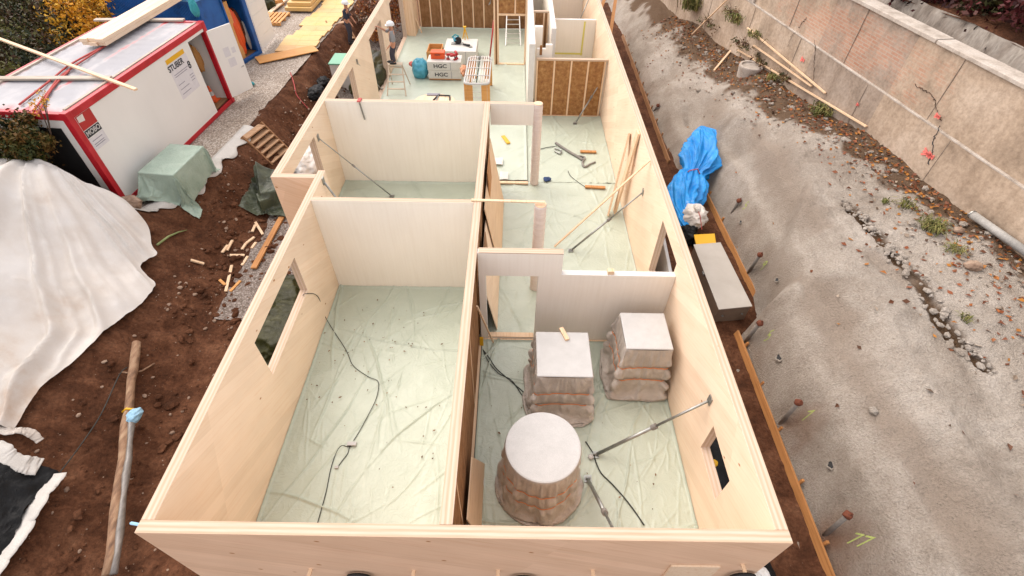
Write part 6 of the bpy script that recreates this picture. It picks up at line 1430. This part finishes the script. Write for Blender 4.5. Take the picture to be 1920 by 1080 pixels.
for k, (x, y) in enumerate(((-2.75, 21.85), (-2.52, 22.05), (-2.62, 21.75))):
    t = thing('cordless_tool', ('left', 'right', 'front')[k]+' red cordless tool on the lettered crates', 'tool', (x, y, .822)); rz_ = k*1.9
    mx = Matrix.Translation((x, y, .822)) @ Matrix.Rotation(rz_, 4, 'Z')
    MB().tube([(-.16, 0, .2), (.08, 0, .22), (.15, 0, .22)], [.055, .06, .03], 10).xform(mx).build('motor_body', 'red', t, smooth=True); MB().tube([(-.08, 0, .18), (-.1, 0, .06)], .032, 8).xform(mx).build('grip', 'black', t); MB().box(-.17, -.03, -.045, .045, .0, .06).xform(mx).build('battery', 'red', t, bevel=.008)
t = thing('circular_saw', 'teal and black circular saw on the wide crate', 'saw', (-2.7, 24.2, .62)); MB().tube([(-2.85, 24.2, .8), (-2.6, 24.25, .82)], [.1, .12], 12).build('motor_body', 'teal_film', t); MB().tube([(-2.62, 24.12, .78), (-2.62, 24.16, .78)], .16, 20).build('blade_guard', 'black', t); MB().box(-2.95, -2.4, 24.05, 24.35, .621, .64).build('base_plate', 'steel', t); MB().tube([(-2.9, 24.2, .9), (-2.75, 24.2, 1.02), (-2.58, 24.2, .95)], .03, 8).build('handle', 'glove', t)
t = thing('angle_grinder', 'black grinder lying right of the teal saw', 'grinder', (-2.2, 23.9, .62)); MB().tube([(-2.38, 24.0, .68), (-2.08, 23.85, .68)], [.04, .055], 8).build('motor_body', 'black', t); MB().tube([(-2.04, 23.83, .64), (-2.04, 23.83, .66)], .09, 16).build('disc', 'steel', t)
t = thing('yellow_tripod', 'yellow stand on the far edge of the wide crate', 'stand', (-2.35, 24.75, .62))
for dx_ in (-.12, .0, .12): MB().bar((-2.35+dx_, 24.7+abs(dx_), .621), (-2.35, 24.75, 1.15), .035, .035).build('leg', 'yellow', t)
MB().box(-2.42, -2.28, 24.69, 24.81, 1.15, 1.2).build('head', 'yellow', t)
p = at(788, 150, FLOOR); soft('rubbish_bag', 'teal rubbish bag standing left of the lettered crates', 'bag', (p.x, p.y+.35, .38), (.36, .33, .42), 62, 'teal_film', amp=.2); soft('cloth_rag', 'pink rag beside the teal rubbish bag', 'rag', (p.x-.4, p.y+.55, .5), (.12, .1, .1), 63, 'pinkpaint')
t = thing('tube_trolley', 'white framed trolley carrying long pale tubes in the far room', 'trolley', (-1.45, 20.1, FLOOR))
zt2 = 1.1; x0, x1, y0, y1 = -1.92, -.98, 18.85, 21.4
for s_, yy in ((-1, y0), (1, y1)):
    pts = [(x0, yy+s_*-.25, zt2), (x0+.05, yy+s_*-.06, zt2), (x0+.25, yy, zt2), (x1-.25, yy, zt2), (x1-.05, yy+s_*-.06, zt2), (x1, yy+s_*-.25, zt2)]
    MB().tube(smoothline(pts, 5), .05, 8).build('end_bow', 'white', t, smooth=True)
for x in (x0, x1): MB().tube([(x, y0+.25, zt2), (x, y1-.25, zt2)], .035, 8).build('side_rail', 'white', t)
for k in range(9):
    x = x0+.10+k*.093; MB().tube([(x, y0+.05, zt2+.045+.02*(k % 2)), (x, y1-.05, zt2+.045+.02*(k % 3))], .024, 8).build('tube', 'netwrap' if k not in (3, 4, 5) else ('alu' if k != 4 else 'black'), t, smooth=True)
for yy in (19.4, 20.1, 20.8): MB().bar((x0, yy, zt2+.1), (x1, yy, zt2+.1), .04, .02).build('cross_bar', 'white', t)
for x, y in ((x0+.02, y0+.2), (x1-.02, y0+.2), (x0+.02, y1-.2), (x1-.02, y1-.2)): MB().box(x-.05, x+.05, y-.05, y+.05, FLOOR, zt2-.03).build('leg', 'osb', t)
for yy in (y0+.15, y1-.2): MB().box(x0+.08, x0+.3, yy, yy+.04, .3, zt2-.06).box(x1-.3, x1-.08, yy, yy+.04, .3, zt2-.06).build('panel', 'osb', t)
for k in range(4): MB().bar((x0+.02, y0+.2, .25+.22*k), (x1-.02, y0+.2, .25+.22*k), .03, .02).build('rung', 'alu', t)
soft('rope_coil', 'orange rope and rags hanging on the left of the white trolley', 'rope', (-2.05, 20.3, 1.0), (.14, .35, .16), 64, noisemat('orange_rope', ['#B0622A', '#D0A080'], 12), amp=.35)
t = thing('work_board', 'pale round edged board on low trestles near the grey partition', 'board', (-3.0, 17.6, FLOOR))
MB().lathe([(.01, 0), (.75, 0), (.78, .015), (.75, .03), (.01, .03)], 36, (0, 0, 0)).xform(Matrix.Translation((-3.05, 18.5, .55)) @ Matrix.Diagonal((1.0, .8, 1, 1))).build('table_top', 'beam', t)
for x in (-3.5, -2.6): MB().box(x-.04, x+.04, 18.2, 18.8, FLOOR, .548).build('trestle', 'lath', t)
t = thing('clamp', 'black clamp frame lying on the pale round board', 'clamp', (-2.8, 17.8, .58)); MB().tube([(-3.1, 18.5, .6), (-2.95, 18.9, .62), (-2.5, 18.85, .62), (-2.45, 18.3, .6)], .03, 6).build('bow', 'black', t); MB().tube([(-2.95, 18.9, .62), (-3.0, 18.2, .6)], .022, 6).build('screw', 'steel', t); MB().box(-3.4, -2.9, 18.9, 19.05, .582, .62).build('jaw', 'inkgrey', t)
a, b = at(918, 110, FLOOR), aty(926, 38, 24.3)
tag(MB().tube([a, b], .035, 8).build('red_prop', 'red', smooth=True), 'slender red prop leaning beside the door frame of the store room', 'prop')
tag(MB().bar(at(791, 61, FLOOR), aty(763, -4, 27.2), .12, .04).build('timber_lath', 'stud', bevel=.003), 'long lath leaning on the far corner post', 'lath')
def steplad(label, p, w_, h, spread, ang_, mat='alu', n=4):
    t = thing('step_ladder', label, 'ladder', p, None, ang_, world=False)
    for s_ in (-1, 1):
        MB().bar((s_*w_*.62, -spread, 0), (s_*w_*.42, 0, h), .05, .025).build('front_rail', mat, t); MB().bar((s_*w_*.62, spread*.9, 0), (s_*w_*.42, .02, h), .04, .02).build('rear_rail', mat, t)
    for k in range(n):
        f = (k+1)/(n+.4); MB().bar((-w_*(.62-.2*f), -spread*(1-f), h*f), (w_*(.62-.2*f), -spread*(1-f), h*f), .09, .025).build('rung', mat, t)
    MB().box(-w_*.45, w_*.45, -.12, .14, h, h+.03).build('platform', mat, t)
    MB().bar((-w_*.5, spread*.45, h*.5), (w_*.5, spread*.45, h*.5), .025, .02).build('rear_brace', mat, t)
    return t
LP = at(733, 178, FLOOR)
LADH = 1.05
steplad('wooden step ladder the worker stands on by the side wall', (-4.85, 20.6, FLOOR), .62, LADH, .6, R(0), noisemat('pale_ladder', ['#B9A58E', '#CDBCA6'], 6), 4)
t = thing('straight_ladder', 'aluminium ladder seen through the far doorway', 'ladder', (0, 25.5, 0))
la, lb_ = at(948, 86, .03), aty(951, 8, 27.9); ra, rb = at(976, 86, .03), aty(973, 8, 27.9)
for a, b in ((la, lb_), (ra, rb)): MB().bar(a, b, .05, .03).build('side_rail', 'alu', t)
for k in range(9): f = (k+.6)/9; MB().bar(la.lerp(lb_, f), ra.lerp(rb, f), .03, .03).build('rung', 'alu', t)

# ------------------------------------------------------------------ people
def figure(label, J, Rd, helmet_c, head_r=.105, group=None, shirt='shirt', trous='trouser', face=Vector((-1, 0, 0)), fingers=True):
    """one skinned body; clothing shells as children"""
    names = list(J); t = thing('person', label, 'person', J['pelvis'], group)
    edges = [('pelvis', 'belly'), ('belly', 'chest'), ('chest', 'neck'), ('neck', 'head'), ('head', 'crown')]
    for s_ in 'LR':
        edges += [('chest', 'sh'+s_), ('sh'+s_, 'el'+s_), ('el'+s_, 'wr'+s_), ('wr'+s_, 'pa'+s_), ('pelvis', 'hi'+s_), ('hi'+s_, 'kn'+s_), ('kn'+s_, 'an'+s_), ('an'+s_, 'to'+s_)]
    def skin(name, nodes, eds, rad, mat, root):
        me = bpy.data.meshes.new(name); idx = {n_: i for i, n_ in enumerate(nodes)}
        off = Vector(J['pelvis']); me.from_pydata([tuple(Vector(J[n_])-off) for n_ in nodes], [(idx[a], idx[b]) for a, b in eds], [])
        o = bpy.data.objects.new(name, me); col.objects.link(o)
        o.modifiers.new('skin', 'SKIN'); sb = o.modifiers.new('sub', 'SUBSURF'); sb.levels = 2; sb.render_levels = 2
        for n_, i in idx.items():
            r_ = rad[n_]; me.skin_vertices[0].data[i].radius = (r_, r_) if not isinstance(r_, tuple) else r_
            me.skin_vertices[0].data[i].use_root = (n_ == root)
        bpy.context.view_layer.update(); em = bpy.data.meshes.new_from_object(o.evaluated_get(bpy.context.evaluated_depsgraph_get()))
        bpy.data.objects.remove(o); em.materials.clear(); em.materials.append(M[mat]); em.polygons.foreach_set('use_smooth', [True]*len(em.polygons))
        q = bpy.data.objects.new(name, em); col.objects.link(q); q.parent = t; return q
    if fingers:
        for s_ in 'LR':
            pa, wr = Vector(J['pa'+s_]), Vector(J['wr'+s_]); d = (pa-wr).normalized(); a = d.cross(Vector((0, 0, 1)))
            a = a.normalized() if a.length > .1 else Vector((0, 1, 0)); b = a.cross(d)
            for k in range(4):
                o = a*((k-1.5)*.021); ln = (.07, .08, .075, .055)[k]
                J['f%d%s' % (k, s_)] = pa+o+d*.03; J['g%d%s' % (k, s_)] = pa+o+d*(.03+ln*.5)+b*-.012; J['h%d%s' % (k, s_)] = pa+o+d*(.03+ln*.9)+b*-.035
                edges += [('pa'+s_, 'f%d%s' % (k, s_)), ('f%d%s' % (k, s_), 'g%d%s' % (k, s_)), ('g%d%s' % (k, s_), 'h%d%s' % (k, s_))]
                for q in 'fgh': Rd['%s%d%s' % (q, k, s_)] = .0095
            J['t0'+s_] = wr.lerp(pa, .5)+a*.035; J['t1'+s_] = wr.lerp(pa, .8)+a*.065; J['t2'+s_] = pa+a*.07+d*.02
            edges += [('wr'+s_, 't0'+s_), ('t0'+s_, 't1'+s_), ('t1'+s_, 't2'+s_)]
            for q in ('t0', 't1', 't2'): Rd[q+s_] = .011
    skin('body', list(J), edges, Rd, 'skin', 'pelvis')
    g = {k: (v*1.16+.012 if not isinstance(v, tuple) else tuple(x*1.12+.012 for x in v)) for k, v in Rd.items()}
    sh_n = ['belly', 'chest', 'shL', 'shR', 'elL', 'elR']; J['hem'] = Vector(J['pelvis']).lerp(Vector(J['belly']), .3); g['hem'] = g['belly']
    J['slL'] = Vector(J['elL']).lerp(Vector(J['wrL']), .25); J['slR'] = Vector(J['elR']).lerp(Vector(J['wrR']), .25); g['slL'] = g['elL']; g['slR'] = g['elR']; J['coll'] = Vector(J['chest']).lerp(Vector(J['neck']), .7); g['coll'] = .075
    skin('shirt', sh_n+['hem', 'slL', 'slR', 'coll'], [('hem', 'belly'), ('belly', 'chest'), ('chest', 'coll'), ('chest', 'shL'), ('chest', 'shR'), ('shL', 'elL'), ('shR', 'elR'), ('elL', 'slL'), ('elR', 'slR')], g, shirt, 'hem')
    skin('trousers', ['pelvis', 'hem', 'hiL', 'hiR', 'knL', 'knR', 'anL', 'anR'], [('pelvis', 'hem'), ('pelvis', 'hiL'), ('pelvis', 'hiR'), ('hiL', 'knL'), ('hiR', 'knR'), ('knL', 'anL'), ('knR', 'anR')], {**g, 'anL': .07, 'anR': .07, 'hem': .15}, trous, 'pelvis')
    for s_ in 'LR':
        a, b = Vector(J['an'+s_]), Vector(J['to'+s_]); d = (b-a); d.z = 0
        MB().sheet(blob(a.lerp(b, .55)+Vector((0, 0, -.01)), (.15, .055, .055), 3, .05, rot=(math.atan2(d.y, d.x), 'Z'), nu=14, nv=18), closed=True).build('boot', 'boot', t, smooth=True)
    hc = Vector(helmet_c); f = face.normalized(); s_ = f.cross(Vector((0, 0, 1)))
    ang_ = math.atan2(f.y, f.x); mh = Matrix.Translation(hc) @ Matrix.Rotation(ang_, 4, 'Z')
    MB().lathe([(.142, .0), (.145, .02), (.138, .07), (.11, .12), (.06, .15), (.005, .16)], 28).xform(mh @ Matrix.Diagonal((1.12, .95, 1, 1))).build('helmet', 'helmet', t, smooth=True)
    MB().lathe([(.15, -.004), (.15, .008)], 28).xform(mh @ Matrix.Translation((.055, 0, 0)) @ Matrix.Diagonal((1.05, .85, 1, 1))).build('helmet_brim', 'helmet', t)
    hd = Vector(J['head'])
    MB().tube([hd+f*.09+Vector((0, 0, -.01)), hd+f*.125+Vector((0, 0, -.03)), hd+f*.10+Vector((0, 0, -.045))], [.012, .018, .01], 6).build('nose', 'skin', t, smooth=True)
    for q in (-1, 1):
        MB().sheet(blob(hd+f*.095+s_*.034*q+Vector((0, 0, .018)), (.012, .016, .011), 2, .02, nu=8, nv=10), closed=True).build('eye', 'boot', t, smooth=True)
        MB().sheet(blob(hd+s_*.098*q+Vector((0, 0, -.01)), (.02, .012, .035), 2, .02, nu=8, nv=10), closed=True).build('ear', 'skin', t, smooth=True)
    MB().bar(hd+f*.099+s_*.025+Vector((0, 0, -.062)), hd+f*.099-s_*.025+Vector((0, 0, -.062)), .008, .012).build('mouth', 'redbrown', t)
    return t
def A(px, py, y): return aty(px, py, y)
yw_ = 20.75
pel = A(737, 84, yw_); che = A(734, 63, yw_); nek = A(733, 55.5, yw_); hed = A(732, 49.5, yw_)
J = dict(pelvis=pel, belly=pel.lerp(che, .5), chest=che, neck=nek, head=hed, crown=hed+Vector((0, 0, .1)),
         shL=che+Vector((-.02, .2, .1)), shR=che+Vector((.02, -.2, .1)), hiL=pel+Vector((-.03, .10, -.06)), hiR=pel+Vector((.02, -.10, -.06)))
hand = Vector((XBi+.10, 20.75, A(712, 50, 20.75).z))
J['paL'] = hand; J['wrL'] = hand+Vector((.09, .0, -.03)); J['elL'] = J['shL'].lerp(J['wrL'], .5)+Vector((.0, .02, -.12))
handR = Vector((-4.95, 20.4, pel.z+.05)); J['elR'] = J['shR']+Vector((.06, -.08, -.28)); J['wrR'] = handR; J['paR'] = handR+Vector((-.06, .0, -.05))
ftop = FLOOR+LADH+.03
J['anR'] = Vector((pel.x+.02, 20.52, ftop+.07)); J['toR'] = J['anR']+Vector((-.15, .0, -.03)); J['knR'] = J['hiR'].lerp(J['anR'], .5)+Vector((-.06, 0, 0))
J['anL'] = Vector((pel.x-.1, 20.66, ftop+.07)); J['toL'] = J['anL']+Vector((-.15, .0, -.03)); J['knL'] = J['hiL'].lerp(J['anL'], .5)+Vector((-.07, 0, 0))
Rd = dict(pelvis=(.15, .12), belly=(.14, .11), chest=(.16, .12), neck=.055, head=.095, crown=.075, shL=.065, shR=.065, elL=.045, elR=.045, wrL=.03, wrR=.03, paL=(.038, .02), paR=(.038, .02), hiL=.09, hiR=.09, knL=.06, knR=.06, anL=.042, anR=.042, toL=.035, toR=.035)
print('worker', pel, hed, J['anL'])
figure('worker in grey shirt and white helmet on the step ladder reaching to the side wall', J, dict(Rd), hed+Vector((0, 0, .045)))
b0 = on(657, 82, ground_z); b0.z += .08
J = dict(pelvis=b0+Vector((.05, 0, .92)), chest=b0+Vector((.12, -.05, 1.3)), neck=b0+Vector((.15, -.08, 1.48)), head=b0+Vector((.17, -.1, 1.62)), crown=b0+Vector((.18, -.1, 1.72)))
J['belly'] = J['pelvis'].lerp(J['chest'], .5)
J.update(shL=J['chest']+Vector((-.03, -.19, .1)), shR=J['chest']+Vector((-.0, .19, .1)), hiL=J['pelvis']+Vector((0, -.1, -.06)), hiR=J['pelvis']+Vector((0, .1, -.06)))
for s_, q in (('L', -1), ('R', 1)):
    J['el'+s_] = J['sh'+s_]+Vector((.06, .05*q, -.28)); J['wr'+s_] = J['el'+s_]+Vector((.14, -.02*q, -.2)); J['pa'+s_] = J['wr'+s_]+Vector((.05, 0, -.07))
    J['kn'+s_] = J['hi'+s_]+Vector((.05, .02*q, -.42)); J['an'+s_] = b0+Vector((.0, .12*q, 0)); J['to'+s_] = J['an'+s_]+Vector((.15, 0, -.03))
figure('person in dark navy work clothes and white helmet beside the far steps', J, dict(Rd), J['head']+Vector((0, 0, .05)), shirt='navy', trous='trouser', face=Vector((1, -.2, 0))) if M.setdefault('navy', noisemat('navy_jacket', ['#1E2230', '#2C3246'], 6, rough=.85)) else None

for o in bpy.data.objects:
    if '_w' in o: del o['_w']
